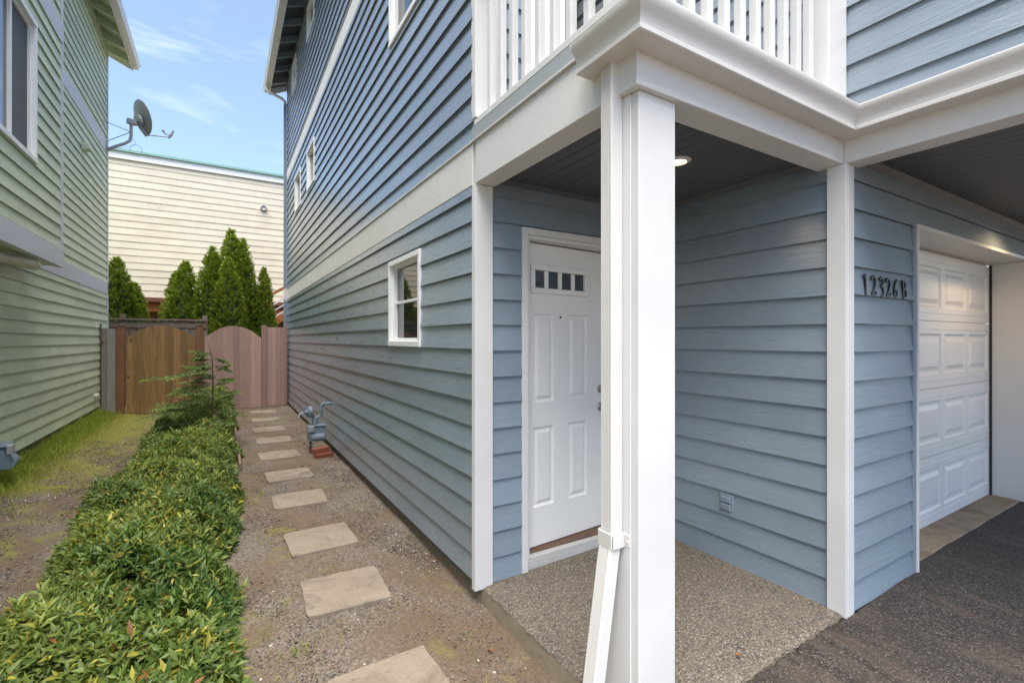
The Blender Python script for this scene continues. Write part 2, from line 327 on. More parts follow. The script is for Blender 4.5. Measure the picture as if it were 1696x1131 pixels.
def az(x, y): return np.where(x < 2.95, .026*(x-1.372)-.010, np.minimum(.031+.03*(x-2.95), .047)) + .003*lump(x,y,6,3)
xa = np.r_[1.42, np.arange(1.5,6.6,.05), 7, 8, 10, 14]; ya = np.r_[-9,-5,-3,-2,np.arange(-1,1.26,.05)]
tag(grid_sheet('driveway', xa, ya, az, M['asphalt']), 'dark patched asphalt driveway in front of the garage', kind='structure')
# ragged lip of asphalt against the slab and apron
def lip(x0, x1, y0, y1f, step=.04):
    xs_ = np.arange(x0, x1, step); lo = np.array([[x, y0, az(x, y0)+.001] for x in xs_]); hi = np.array([[x, y1f(x), az(x, y1f(x))-.004] for x in xs_]); n = len(xs_)
    V = np.r_[lo, hi]; i = np.arange(n-1); me = arrays_mesh('asphalt_edge', V, np.c_[i, i+1, i+n+1, i+n]); return link('asphalt_edge', me, M['asphalt'], bpy.data.objects['driveway'])
lip(1.40, 2.99, 1.20, lambda x: 1.277 + .007*math.sin(x*31)+.006*math.sin(x*73)-.01, .02); lip(3.70, 6.6, 1.22, lambda x: 1.33 + .008*math.sin(x*23)+.006*math.sin(x*61))
# slab (slightly tilted)
bm = bmesh.new(); sx0, sx1, sy0, sy1 = 1.372, 2.93, 1.272, 2.70
nx, ny = 60, 50; sv = {}
for j in range(ny+1):
    for i in range(nx+1):
        x = sx0+(sx1-sx0)*i/nx; y = sy0+(sy1-sy0)*j/ny; e = 0
        if i == 0: x += random.uniform(-.006, .004); e = -.007
        if j == 0: y += random.uniform(-.012, .004); e = -.006
        sv[i,j] = bm.verts.new((x, y, .026*(x-sx0) + e + random.uniform(-.001, .001)))
for j in range(ny):
    for i in range(nx): bm.faces.new((sv[i,j], sv[i+1,j], sv[i+1,j+1], sv[i,j+1]))
me = bpy.data.meshes.new('porch_slab'); bm.to_mesh(me); bm.free(); slab = tag(link('porch_slab', me, M['aggregate']), 'exposed aggregate concrete porch slab', kind='structure')
side = MB()
for (a, b) in [((0,ny),(0,0)), ((0,0),(nx,0))]:
    n = ny if a[0] == b[0] else nx
    for k in range(n):
        g = lambda t: (0, ny-t) if a[0] == b[0] else (t, 0)
        p = [sx0+(sx1-sx0)*g(k)[0]/nx, sy0+(sy1-sy0)*g(k)[1]/ny]; q = [sx0+(sx1-sx0)*g(k+1)[0]/nx, sy0+(sy1-sy0)*g(k+1)[1]/ny]
        z0 = .026*(p[0]-sx0)-.0075; z1 = .026*(q[0]-sx0)-.0075
        side.add([(p[0],p[1],-.35),(q[0],q[1],-.35),(q[0],q[1],z1),(p[0],p[1],z0)], [(0,1,2,3)])
side.build('slab_edge', M['slabside'], slab)
apron = MB().box(3.80, 6.5, 1.30, 1.62, -.2, .052).build('garage_apron', M['apron'], None, .006); tag(apron, 'narrow stained concrete strip below the garage door', kind='structure')

# ------------------------------------------------------------------ blue house
WX, DY, PX, FY = 1.337, 2.632, 2.905, 1.274
H = empty('blue_house', (WX, DY, 0), 'blue lap-sided townhouse with white trim, porch and garage', 'house')
RZ, DZ = .048, .158; BK = .06
yend = 12.58
win = [(3.54,4.36,1.474,2.236), (8.56,9.37,4.21,4.94), (10.23,11.06,4.21,4.955), (3.25,4.34,4.21,5.05), (8.6,9.37,6.95,7.55), (10.87,11.58,6.95,7.55)]
holes = [(y0-DY, y1-DY, z0, z1) for y0,y1,z0,z1 in win]
sw = box('wall', M['blue_trim'], H, WX+BK, WX+BK+.12, DY+.12, yend, -.4, 8.2, 0)
n_, r_ = (-1,0), (0,1)
siding(sw, (WX,DY), r_, n_, .012, yend-DY, RZ, 2.482, RZ, DZ, M['blue_y'], holes)
siding(sw, (WX,DY), r_, n_, .012, yend-DY, 2.752, 5.33, 2.714, .16, M['blue_y'], holes)
siding(sw, (WX,DY), r_, n_, .012, yend-DY, 5.572, 8.0, 5.52, .16, M['blue_y'], holes)
box('foundation', M['found'], H, WX+.02, WX+.06, DY+.01, yend, -.5, RZ+.01)
for z0, z1 in ((2.482, 2.738), (5.33, 5.57)):
    for a, b in ((DY+.0, 6.9), (6.902, yend)): box('belly_band', M['white_rough'], H, WX-.020, WX+.05, a, b, z0, z1)
    box('drip_cap', M['alu'], H, WX-.030, WX+.05, DY, yend, z1+.001, z1+.013, .002)
box('corner_board', M['blue_trim'], H, WX-.018, WX+.08, yend+.001, yend+.03, -.1, 2.48); box('corner_board', M['blue_trim'], H, WX-.018, WX+.08, yend+.001, yend+.03, 2.742, 7.9)
for w, mu, ra in zip(win, (None,)*6, (1.86, None, None, None, None, None)): window(H, -1, WX, *w, rail=ra, fw=.042, out=.03, deep=.04)
# far end wall so the house is closed
box('wall', M['blue_x'], H, WX+.18, 9, yend-.15, yend-.02, -.4, 8.2, 0)
# eave: roof slab, rafters, gutter, downspout elbow
ex, ez, y0e, y1e = .93, 7.56, 1.9, 13.02; sl = .5
roof = MB().add([(ex+.02,y0e,ez+.06),(5.4,y0e,ez+.06+(5.4-ex)*sl),(5.4,y1e,ez+.06+(5.4-ex)*sl),(ex+.02,y1e,ez+.06),(ex+.02,y0e,ez+.17),(5.4,y0e,ez+.17+(5.4-ex)*sl),(5.4,y1e,ez+.17+(5.4-ex)*sl),(ex+.02,y1e,ez+.17)],
     [(3,2,1,0),(4,5,6,7),(0,1,5,4),(1,2,6,5),(2,3,7,6),(3,0,4,7)]).build('roof', M['soffit'], H)
y = y0e+.2
while y < y1e-.05:
    MB().extr([(ex+.03,y-.02,ez+.055),(ex+.03,y-.02,ez-.06),(WX+.02,y-.02,ez+.10),(WX+.02,y-.02,ez+.055+(WX-ex-.03)*sl)], (0,.042,0)).build('rafter_tail', M['blue_trim'], roof); y += .61
MB().extr([(ex+.03,y1e-.03,ez-.07),(ex+.03,y1e-.03,ez+.19),(5.4,y1e-.03,ez+.19+(5.37-ex)*sl),(5.4,y1e-.03,ez-.07+(5.37-ex)*sl)], (0,.035,0)).build('barge_board', M['white'], roof)
def gutter_prof(s=1): return [(0,0),(.095*s,0),(.099*s,.004),(.099*s,.018),(.094*s,.024),(.096*s,.045),(.106*s,.065),(.122*s,.082),(.131*s,.098),(.132*s,.112),(.127*s,.116),(.120*s,.108),(.090*s,.060),(.088*s,.012),(.004,.012),(.004,.11),(0,.11)]
def gutter(path, z, parent, caps=True, mat=None):
    """K-style gutter; path 2D, outward is to the right of travel"""
    P = [Vector(p) for p in path]; pr = gutter_prof(); n = len(pr); vs = []; fs = []
    for i, p in enumerate(P):
        ns = []
        if i > 0: d = (P[i]-P[i-1]).normalized(); ns.append(Vector((d.y,-d.x)))
        if i < len(P)-1: d = (P[i+1]-P[i]).normalized(); ns.append(Vector((d.y,-d.x)))
        m = ns[0] if len(ns) == 1 else (ns[0]+ns[1])/(1+ns[0].dot(ns[1]))
        for o, h in pr: vs.append((p.x+m.x*o, p.y+m.y*o, z+h))
    for i in range(len(P)-1):
        for k in range(n): fs.append((i*n+k, i*n+(k+1) % n, (i+1)*n+(k+1) % n, (i+1)*n+k))
    mb = MB().add(vs, fs)
    if caps:
        q = gutter_prof()[:11] + [(0,.116)]
        for i in (0, len(P)-1):
            d = (P[1]-P[0] if i == 0 else P[-1]-P[-2]).normalized(); nn = Vector((d.y,-d.x)); e = d*(-.002 if i == 0 else .002)
            mb.extr([(P[i].x+nn.x*(o*1.015), P[i].y+nn.y*(o*1.015), z-.001+h) for o, h in q], (e.x, e.y, 0))
    return mb.build('gutter', mat or M['alu'], parent, 0, True)
gutter([(ex+.0,y0e),(ex+.0,y1e)][::-1] if False else [(ex+.03,y1e),(ex+.03,y0e)], ez-.02, H)
box('fascia', M['white'], H, ex+.031, ex+.05, y0e, y1e-.035, ez-.06, ez+.14)
dsp = MB().tube([(ex-.03,12.70,ez-.01),(ex-.03,12.70,ez-.07),(ex+.02,12.69,ez-.14),(WX-.12,12.66,ez-.24),(WX-.055,12.655,ez-.30),(WX-.045,12.655,ez-.40)], .035, 12).build('downspout_elbow', M['alu'], H, 0, True)
MB().box(WX-.085, WX-.02, yend+.035, yend+.085, 2.75, ez-.36).build('downspout', M['blue_trim'], H, .006)
MB().box(WX-.0851, WX-.0199, yend+.035, yend+.085, 2.48, 2.745).build('downspout', M['white'], H, .006); MB().box(WX-.085, WX-.02, yend+.035, yend+.085, -.05, 2.475).build('downspout', M['blue_trim'], H, .006)

# porch back wall with the door opening
DX0, DX1, DZ0, DZ1 = 1.713, 2.66, 0, 2.218
dw = MB().box(WX+BK, DX0-.004, DY+BK, DY+.14, -.2, 8).box(DX1+.004, PX+.1, DY+BK, DY+.14, -.2, 8).box(DX0-.004, DX1+.004, DY+BK, DY+.14, DZ1+.002, 2.9).box(DX0-.004, DX1+.004, DY+BK, DY+.14, 2.901, 8).build('wall', M['blue_trim'], H)
cs = .047
siding(dw, (0,DY), (1,0), (0,-1), 1.435, PX, .005, 2.545, -.006, .1627, M['blue_x'], [(DX0-cs, DX1+cs, -1, DZ1+cs)])
# outside corner board beside the path
MB().box(1.3165, 1.442, DY-.034, DY-.008, -.012, 2.481).box(1.3165,1.334,DY-.0082,DY+.010,-.012,2.4805).build('corner_board', M['white'], H, .002)
# door casing, jamb, sill
cf = MB().box(DX0-cs, DX0, DY-.028, DY+.05, .005, DZ1+cs).box(DX1, DX1+cs, DY-.028, DY+.05, .02, DZ1+cs).box(DX0+.0005, DX1-.0005, DY-.0285, DY+.05, DZ1, DZ1+cs).build('door_casing', M['white'], H, .004)
MB().box(DX0, DX0+.02, DY-.01, DY+.16, .01, DZ1).box(DX1-.02, DX1, DY-.01, DY+.16, .02, DZ1).box(DX0+.0205, DX1-.0205, DY-.0105, DY+.16, DZ1-.022, DZ1-.0005).build('door_jamb', M['white'], H, .002)
MB().box(DX0+.005, DX1-.005, DY-.012, DY+.10, .004, .092).build('door_sill', M['sill'], H, .004)
MB().box(DX0, DX1, DY+.03, DY+.14, .085, .104).build('threshold', M['woodfloor'], H, .003)
room = MB(); room.box(1.5, PX-.05, DY+.141, 4.6, .02, .1); room.build('interior_floor', M['woodfloor'], H)
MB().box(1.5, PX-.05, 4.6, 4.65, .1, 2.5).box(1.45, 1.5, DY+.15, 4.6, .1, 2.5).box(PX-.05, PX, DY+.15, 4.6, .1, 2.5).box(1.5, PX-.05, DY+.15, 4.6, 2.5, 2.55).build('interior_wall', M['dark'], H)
# door leaf, hinged left, a few degrees ajar
dwid, dh = .895, 2.075
pn = [(.072,.262,.265,.815),(.398,.588,.265,.815),(.072,.262,.985,1.595),(.398,.588,.985,1.595)]
pn = [(a+.0, b+.0, c, d) for a,b,c,d in pn]; pn[1] = (.400,.590,.265,.815); pn[3] = (.400,.590,.985,1.595)
glz = [(.080,.175,1.77,1.895),(.207,.302,1.77,1.895),(.334,.429,1.77,1.895),(.461,.556,1.77,1.895)]
leaf = sheet(pn + [g+(0,) for g in glz], dwid, dh, [(.010,.014),(.022,.014),(.044,.001)])
leaf.add([(0,.045,0),(dwid,.045,0),(dwid,.045,dh),(0,.045,dh),(0,0,0),(dwid,0,0),(dwid,0,dh),(0,0,dh)], [(0,4,7,3),(1,2,6,5),(3,7,6,2),(0,1,5,4)])
Td = Matrix.Translation((DX0+.028, DY+.062, .112)) @ Matrix.Rotation(R(5.0), 4, 'Z')
door = leaf.xf(Td).build('front_door', M['doorw'], H)
fr = MB()
fr.box(.045,.591,-.016,.012,1.735,1.772).box(.045,.591,-.016,.012,1.893,1.93).box(.0451,.082,-.0158,.012,1.7725,1.8925).box(.554,.5909,-.0158,.012,1.7725,1.8925)
for x in (.175,.302,.429): fr.box(x-.001,x+.033,-.006,.012,1.772,1.893)
fr.xf(Td).build('light_frame', M['doorw'], door, .004)
for g in glz: MB().box(g[0]-.004,g[1]+.004,.012,.018,g[2]-.004,g[3]+.004).xf(Td).build('pane', M['glass'], door)
for z in (1.04, .905): MB().lathe([(.033,0),(.033,.006),(.027,.010),(.014,.014),(.013,.028),(.024,.036),(.027,.048),(.022,.058),(.0,.060)] if z < 1 else [(.032,0),(.032,.008),(.028,.016),(.010,.018),(.0,.019)], (0,0,0), (0,-1,0), 24).xf(Td @ Matrix.Translation((.73,0,z-.0))).build('door_knob' if z < 1 else 'deadbolt', M['steel'], door, 0, True)
MB().lathe([(.008,0),(.008,.004),(.004,.005),(0,.005)], (0,0,0), (0,-1,0), 12).xf(Td @ Matrix.Translation((.322,0,1.575))).build('peephole', M['black'], door)

# porch side wall and front wall beside the garage
pw = MB().box(PX+BK, PX+.14, FY+.14, DY+.05, -.2, 2.6).build('wall', M['blue_trim'], H)
siding(pw, (PX,FY), (0,1), (-1,0), .06, DY-FY-.016, .015, 2.545, .038, .158, M['blue_y'])
GX0, GX1, GT = 3.80, 6.26, 2.237
fw = MB().box(PX+.03, GX0-.035, FY+BK, FY+.135, -.2, 2.6).box(GX0-.035, GX1+.035, FY+BK, FY+.135, GT+.03, 2.6).box(GX1+.035, 8.2, FY+BK, FY+.135, -.2, 2.6).build('wall', M['blue_trim'], H)
siding(fw, (0,FY), (1,0), (0,-1), 2.955, 8.2,   .03, 2.545, .038, .158, M['blue_x'], [(GX0-.052, 8.3, -1, GT+.004)])
MB().box(2.872, 2.897, FY-.022, FY+.075, .022, 2.481).box(2.897, 2.962, FY-.0225, FY-.002, .022, 2.4815).build('corner_board', M['white'], H, .002)
MB().box(GX0-.052, GX0-.014, FY-.024, FY+.05, .0, GT+.003).build('casing', M['blue_trim'], H, .003)
MB().box(GX0-.0138, GX0+.004, FY-.034, FY+.24, -.03, GT+.003).box(GX0-.0136, GX1+.1, FY-.0335, FY+.30, GT+.0035, GT+.03).build('garage_jamb', M['white'], H, .002)
MB().box(GX1, GX1+1.6, FY-.034, FY+.24, .0, GT+.002).build('garage_pier', M['white'], H, .003)
# garage door: four sections of raised panels
gd = MB().box(GX0+.02, GX1-.002, FY+.262, FY+.29, .05, 2.30).build('garage_door', M['garage'], H)
gw = GX1-GX0-.022; sh = (2.222-.056)/4
for k in range(4):
    z0 = .056+sh*k; pans = []; cw = gw/4
    for j in range(4): pans.append((gw-.03-.5665*(4-j)+.035, gw-.03-.5665*(3-j)-.035, .105, sh-.105))
    s_ = sheet(pans, gw, sh-.004, [(.014,.012),(.036,.012),(.070,.001)])
    s_.add([(0,0,0),(gw,0,0),(gw,.03,0),(0,.03,0)], [(0,1,2,3)]).add([(0,0,sh-.004),(gw,0,sh-.004),(gw,.03,sh-.004),(0,.03,sh-.004)], [(0,1,2,3)])
    for zz in (.062, sh-.068): s_.box(0, gw, -.004, .001, zz, zz+.006)
    s_.xf(Matrix.Translation((GX0+.02, FY+.232, z0))).build('door_section', M['garage'], gd)
MB().box(GX1-.012, GX1-.001, FY+.215, FY+.231, .055, 2.23).box(GX0+.006, GX0+.016, FY+.215, FY+.231, .055, 2.23).build('weather_strip', M['black'], gd)

# beams, flashing, post
bz0, bz1 = 2.483, 2.738
MB().box(1.319, 1.455, FY+.136, DY-.031, bz0, bz1).build('porch_beam', M['white'], H, .003)
MB().box(1.3191, PX+.12, FY-.004, FY+.1355, bz0-.0005, bz1).build('porch_beam', M['white'], H, .003)
MB().box(PX-.02, PX+.12, -1.6, FY-.0045, bz0, bz1).build('overhang_beam', M['white'], H, .003)
box('flashing', M['grey_flash'], H, 1.312, 1.46, FY+.10, DY-.0, 2.7515, 2.832); box('drip_edge', M['alu'], H, 1.304, 1.46, FY+.10, DY-.003, 2.739, 2.751, .002)
box('deck_cap', M['white'], H, 1.312, 1.47, FY+.03, DY-.03, 2.833, 2.868)
MB().box(1.3305, PX+.05, FY+.028, FY+.10, 2.74, 2.838).build('deck_rim', M['white'], H); MB().box(1.3125, PX+.02, FY+.0, FY+.12, 2.839, 2.8675).build('deck_cap', M['white'], H)
MB().box(1.47, PX+.05, FY+.121, DY+.05, 2.76, 2.85).build('deck_floor', M['grey_flash'], H)
gutter([(1.33, 1.515), (1.33, FY-.004), (PX-.02, FY-.004), (PX-.02, -1.6)], 2.606, H)
post = MB().box(1.356, 1.562, FY+.022, FY+.218, -.02, bz0-.001).build('porch_post', M['white'], H, .004)
MB().box(1.349, 1.3559, FY+.060, FY+.20, -.02, bz0-.002).build('post_trim', M['white'], post, .002)
# downspout, ribbed, kicked out at the foot
def ribbed(cx, cy, wx, wy):
    pts = []; rb = 5
    seq = [(-1,-1),(1,-1),(1,1),(-1,1)]
    for i in range(4):
        a, b = seq[i], seq[(i+1) % 4]; A = Vector((cx+a[0]*wx/2, cy+a[1]*wy/2)); B = Vector((cx+b[0]*wx/2, cy+b[1]*wy/2)); d = (B-A); nn = Vector((d.y,-d.x)).normalized()
        ribs = rb if i in (1,3) else 0
        pts.append(A + d*.09)
        if ribs:
            for k in range(ribs):
                t0 = .17 + .66*k/ribs; w_ = .66/ribs
                for t, o in ((t0,0),(t0+w_*.2,-.006),(t0+w_*.55,-.006),(t0+w_*.85,0)): pts.append(A+d*t+nn*o)
        pts.append(A + d*.91)
    return pts
pr = ribbed(0, 0, .06, .068); dcx, dcy = 1.319, 1.407
stations = [(2.612,0,0),(.79,0,0),(.735,-.004,0),(.68,-.016,0),(.06,-.115,-.0),(-.06,-.14,0)]
vs = []; fs = []; n = len(pr)
for z, dx, dy in stations:
    for p in pr: vs.append((dcx+dx+p.x, dcy+dy+p.y, z))
for i in range(len(stations)-1):
    for k in range(n): fs.append((i*n+k, i*n+(k+1) % n, (i+1)*n+(k+1) % n, (i+1)*n+k))
dsp = MB().add(vs, fs).build('downspout', M['alu'], H, 0, True)
sz0, sz1 = .715, .775
MB().box(1.2815,1.2875,1.368,1.447,sz0,sz1).box(1.2876,1.352,1.362,1.3685,sz0,sz1).box(1.346,1.3525,1.335,1.362,sz0+.005,sz1-.005).box(1.2876,1.352,1.4465,1.452,sz0,sz1).build('strap', M['alu'], dsp, .003)
MB().lathe([(.006,0),(.005,.003),(0,.004)], (1.346,1.347,.742), (-1,0,0), 10).build('screw', M['alu'], dsp)

# ceilings of planks
def ceiling(x0, x1, y0, y1, z, wdt=.092):
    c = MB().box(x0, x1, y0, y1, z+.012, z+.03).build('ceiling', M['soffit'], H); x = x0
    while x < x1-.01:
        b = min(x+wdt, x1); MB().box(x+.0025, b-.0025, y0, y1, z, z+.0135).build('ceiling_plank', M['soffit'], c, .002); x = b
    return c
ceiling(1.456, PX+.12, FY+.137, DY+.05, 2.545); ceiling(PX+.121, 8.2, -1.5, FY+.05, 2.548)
MB().extr([(1.46,DY-.002,2.544),(1.46,DY-.032,2.544),(1.46,DY-.014,2.515),(1.46,DY-.002,2.505)], (1.45,0,0)).build('ceiling_trim', M['soffit'], H)
MB().extr([(2.899,FY+.15,2.544),(2.868,FY+.15,2.544),(2.884,FY+.15,2.515),(2.899,FY+.15,2.505)], (0,1.2,0)).build('ceiling_trim', M['soffit'], H)
MB().extr([(PX+.122,FY-.002,2.547),(PX+.122,FY-.035,2.547),(PX+.122,FY-.016,2.515),(PX+.122,FY-.002,2.50)], (5,0,0)).build('ceiling_trim', M['soffit'], H)
def downlight(x, y, z, watts):
    d = MB().lathe([(.075,0),(.075,.004),(.055,.012),(.052,.012),(.050,.002)], (x,y,z), (0,0,-1), 28).build('ceiling_light', M['white'], H, 0, True)
    MB().lathe([(.05,0),(.046,.006),(.03,.011),(0,.012)], (x,y,z), (0,0,-1), 24).build('lamp_lens', M['lamp'], d, 0, True)
    l = bpy.data.lights.new('lamp', 'SPOT'); l.energy = watts; l.color = (1,.68,.38); l.shadow_soft_size = .04; l.spot_size = R(150); l.spot_blend = .8
    lo = bpy.data.objects.new('lamp_glow', l); COL.objects.link(lo); lo.location = (x,y,z-.03); lo.parent = d
downlight(2.21, 1.82, 2.545, 2.5); downlight(5.35, .95, 2.548, 10)
# upper storeys beside and behind the deck
ux = 2.955
uw = MB().box(ux+BK, ux+.16, -1.6, DY+.05, 2.74, 8.0).build('wall', M['blue_trim'], H)
siding(uw, (ux,-1.6), (0,1), (-1,0), 0, DY+1.6-.02, 2.742, 5.7, 2.714, .16, M['blue_y'])
MB().box(ux+.161, 8.2, -1.6, -1.45, 2.56, 8).build('wall', M['blue_x'], H)
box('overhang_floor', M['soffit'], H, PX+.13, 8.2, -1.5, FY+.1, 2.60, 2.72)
ud = dw
siding(ud, (0,DY), (1,0), (0,-1), 1.54, 1.712, 2.85, 5.7, 2.714, .16, M['blue_x'])
MB().box(1.322, 1.545, DY-.028, DY+.03, 2.895, 5.7).build('corner_board', M['white'], H, .003)
gdr = MB().box(1.71,1.80,DY-.03,DY+.05,2.86,5.0).box(1.80,1.89,DY-.045,DY+.05,2.86,4.95).box(1.89,1.955,DY-.02,DY+.05,2.86,4.9).box(1.955,2.01,DY-.035,DY+.05,2.86,4.9).box(2.01,2.94,DY-.03,DY+.05,4.85,5.0).box(2.01,2.94,DY-.03,DY+.05,2.86,2.95).build('balcony_door', M['vinyl'], H, .003)
MB().box(2.01,2.94,DY+.01,DY+.02,2.95,4.85).build('pane', M['glass'], gdr)
rail = MB().box(1.335,1.405,FY+.05,DY-.03,3.76,3.80).box(1.4055,2.94,FY+.03,FY+.10,3.76,3.8005).build('railing', M['white'], H, .004)
MB().box(1.34,1.40,FY+.1,DY-.03,2.869,2.90).box(1.4,2.73,FY+.035,FY+.085,2.869,2.9).build('bottom_rail', M['white'], rail, .003)
y = 1.455
while y < 2.58: MB().box(1.352,1.39,y,y+.038,2.9,3.761).build('baluster', M['white'], rail, .002); y += .1268
for i in range(11): x = 1.435+.1195*i; MB().box(x,x+.038,FY+.042,FY+.08,2.9,3.761).build('baluster', M['white'], rail, .002)
MB().box(2.745,2.94,FY+.005,FY+.12,2.869,5.7).build('railing_post', M['white'], rail, .004); MB().box(1.335,1.43,FY+.02,FY+.115,2.869,3.9).build('railing_post', M['white'], rail, .004)
# vent plate on the porch wall
vp = MB().box(PX-.022, PX+.0, 1.925, 2.025, .375, .495).build('wall_vent', M['blue_trim'], H, .005)
MB().box(PX-.036, PX-.0225, 1.936, 2.014, .440, .482).build('flap', M['blue_trim'], vp, .005); MB().box(PX-.036, PX-.0225, 1.936, 2.014, .388, .430).build('flap', M['blue_trim'], vp, .005)
# house number
def stroke(pts, wd, th=.008):
    P = [Vector(p) for p in pts]; Lf = []; Rt = []
    for i, p in enumerate(P):
        t = (P[min(i+1,len(P)-1)]-P[max(i-1,0)]).normalized(); nn = Vector((-t.y,t.x)); w = (wd[i] if hasattr(wd,'__len__') else wd)/2; Lf.append(p+nn*w); Rt.append(p-nn*w)
    mb = MB(); n = len(P); vs = [(q.x,-th,q.y) for q in Lf+Rt] + [(q.x,0,q.y) for q in Lf+Rt]; fs = []
    for i in range(n-1): fs += [(i,i+1,n+i+1,n+i),(2*n+i,3*n+i,3*n+i+1,2*n+i+1),(i,2*n+i,2*n+i+1,i+1),(n+i,n+i+1,3*n+i+1,3*n+i)]
    fs += [(0,n,3*n,2*n),(n-1,3*n-1,4*n-1,2*n-1)]
    return mb.add(vs, fs)
def arc(cx, cy, rx, ry, a0, a1, n=9): return [(cx+rx*math.cos(R(a0+(a1-a0)*k/(n-1))), cy+ry*math.sin(R(a0+(a1-a0)*k/(n-1)))) for k in range(n)]
G = {'1': [([(.16,.86),(.26,.97),(.34,1.0)], .13), ([(.30,.98),(.34,.6),(.36,.3),(.36,.04)], [.12,.10,.12,.16]), ([(.24,.03),(.50,.05)], .08)],
     '2': [(arc(.34,.74,.24,.24,170,-20)+[(.52,.50),(.36,.26),(.12,.05)], .13), ([(.08,.06),(.62,.06)], .12), ([(.58,.02),(.62,.22)], .09)],
     '3': [(arc(.32,.76,.20,.22,165,-70)+[(.26,.55)], .12), ([(.26,.55)]+arc(.30,.27,.26,.26,80,-110,10), .12)],
     '6': [([(.50,.98),(.28,.70),(.14,.40)]+arc(.33,.24,.20,.21,170,530,14), .11)],
     'B': [([(.12,.97),(.18,.5),(.18,.03)], .12), ([(.06,.96)]+arc(.24,.74,.26,.22,80,-80,9)+[(.18,.52)], .11), ([(.20,.52)]+arc(.28,.28,.30,.25,75,-85,9)+[(.10,.04)], .12)]}
hn = empty('house_number', (3.35, FY-.015, 1.80), 'black metal house number 12326 B screwed to the siding', 'house number')
zn = 1.781
for ch, x in zip('12326B', (3.055, 3.155, 3.258, 3.345, 3.447, 3.572)):
    mb = MB()
    for j, (pts, wd) in enumerate(G[ch]):
        st = stroke([(p[0]*.105, p[1]*.112) for p in pts], ([w*.105 for w in wd] if hasattr(wd,'__len__') else wd*.105), .009+.0006*j)
        mb.add(st.v, st.f)
    mb.xf(Matrix.Translation((x, FY-.0175, zn))).build('letter' if ch == 'B' else 'digit', M['black'], hn)

# ------------------------------------------------------------------ green house
GXW, GBX, GBY, GY1 = -2.10, -1.76, 8.18, 13.07
GH = empty('green_house', (GXW, GY1, 0), 'sage green lap-sided house with overhanging bay, along left side', 'house')
gw0 = box('wall', M['green_z'], GH, GXW-.14, GXW-BK, 0, GY1, -.3, 8.2, 0)
rg, dg = .21, .155; sp = (0,1); ng = (1,0)
siding(gw0, (GXW,0), sp, ng, 0, GY1-.045, rg, 2.478, rg, dg, M['green_y']); siding(gw0, (GXW,0), sp, ng, GBY-.02, GY1-.045, 2.722, 5.43, 2.69, dg, M['green_y']); siding(gw0, (GXW,0), sp, ng, GBY-.02, GY1-.045, 5.66, 7.8, 5.63, dg, M['green_y'])
box('foundation', M['found'], GH, GXW-.05, GXW-.01, 0, GY1-.05, -.4, rg+.01)
for z0, z1 in ((2.478,2.72),(5.43,5.66)): box('belly_band', M['lilac_white'], GH, GXW-.05, GXW+.02, GBY-.3, GY1-.005, z0, z1)
MB().box(GXW-.08,GXW+.018,GY1-.044,GY1+.02,-.05,2.477).box(GXW-.08,GXW+.018,GY1-.044,GY1+.02,2.7215,5.4295).box(GXW-.08,GXW+.018,GY1-.044,GY1+.02,5.661,7.8).build('corner_board', M['green_z'], GH, .003)
MB().box(GXW+.0185,GXW+.024,GY1-.02,GY1+.022,2.73,7.7).box(GXW+.0185,GXW+.024,GY1-.02,GY1+.022,-.05,2.47).build('corner_bead', M['lilac_white'], GH)
box('wall', M['green_z'], GH, -9, GXW-.15, GY1-.15, GY1-.02, -.3, 8.2, 0)
# bay
by = MB().box(GXW-.02, GBX-BK, 0, GBY-.02, 2.46, 8.0).build('bay_wall', M['green_z'], GH)
bwin = (5.30, 7.12, 3.44, 4.96)
siding(by, (GBX,0), sp, ng, 0, GBY-.105, 2.672, 5.29, 2.645, dg, M['green_y'], [bwin]); siding(by, (GBX,0), sp, ng, 0, GBY-.105, 5.53, 7.9, 5.50, dg, M['green_y'])
box('belly_band', M['lilac_white'], GH, GBX-.05, GBX+.02, 0, GBY+.004, 2.444, 2.67); box('belly_band', M['lilac_white'], GH, GBX-.05, GBX+.02, 0, GBY+.004, 5.29, 5.525)
MB().box(GBX-.08,GBX+.012,GBY-.104,GBY-.052,2.6715,5.289).box(GBX-.08,GBX+.012,GBY-.104,GBY-.052,5.526,7.9).build('corner_board', M['green_z'], GH, .003)
MB().box(GBX-.3,GBX+.0185,GBY-.05,GBY+.003,2.671,5.2895).box(GBX-.3,GBX+.0185,GBY-.05,GBY+.003,5.5255,7.9).build('corner_board', M['lilac_white'], GH, .003)
gwn = window(GH, 1, GBX, *bwin, mull=6.50, fw=.05, out=.035, deep=.03, screen=1)
# roof and eave
gx, gzv, gy1 = -1.68, 7.60, 13.5
groof = MB().add([(gx-.02,0,gzv+.06),(-7,0,gzv+.06+5.3*.45),(-7,gy1,gzv+.06+5.3*.45),(gx-.02,gy1,gzv+.06),(gx-.02,0,gzv+.16),(-7,0,gzv+.16+5.3*.45),(-7,gy1,gzv+.16+5.3*.45),(gx-.02,gy1,gzv+.16)],
     [(3,2,1,0),(4,5,6,7),(0,1,5,4),(1,2,6,5),(2,3,7,6),(3,0,4,7)]).build('roof', M['green_z'], GH)
y = .3
while y < gy1-.05:
    MB().extr([(gx-.03,y-.02,gzv+.055),(gx-.03,y-.02,gzv-.06),(GXW-.02,y-.02,gzv+.08),(GXW-.02,y-.02,gzv+.055+(gx-.03-GXW)*.45)], (0,.042,0)).build('rafter_tail', M['green_z'], groof); y += .56
MB().extr([(gx-.03,gy1-.03,gzv-.07),(gx-.03,gy1-.03,gzv+.18),(-7,gy1-.03,gzv+.18+5.3*.45),(-7,gy1-.03,gzv-.07+5.3*.45)], (0,.035,0)).build('barge_board', M['white'], groof)
box('fascia', M['white'], GH, gx-.05, gx-.031, 0, gy1-.035, gzv-.06, gzv+.13)
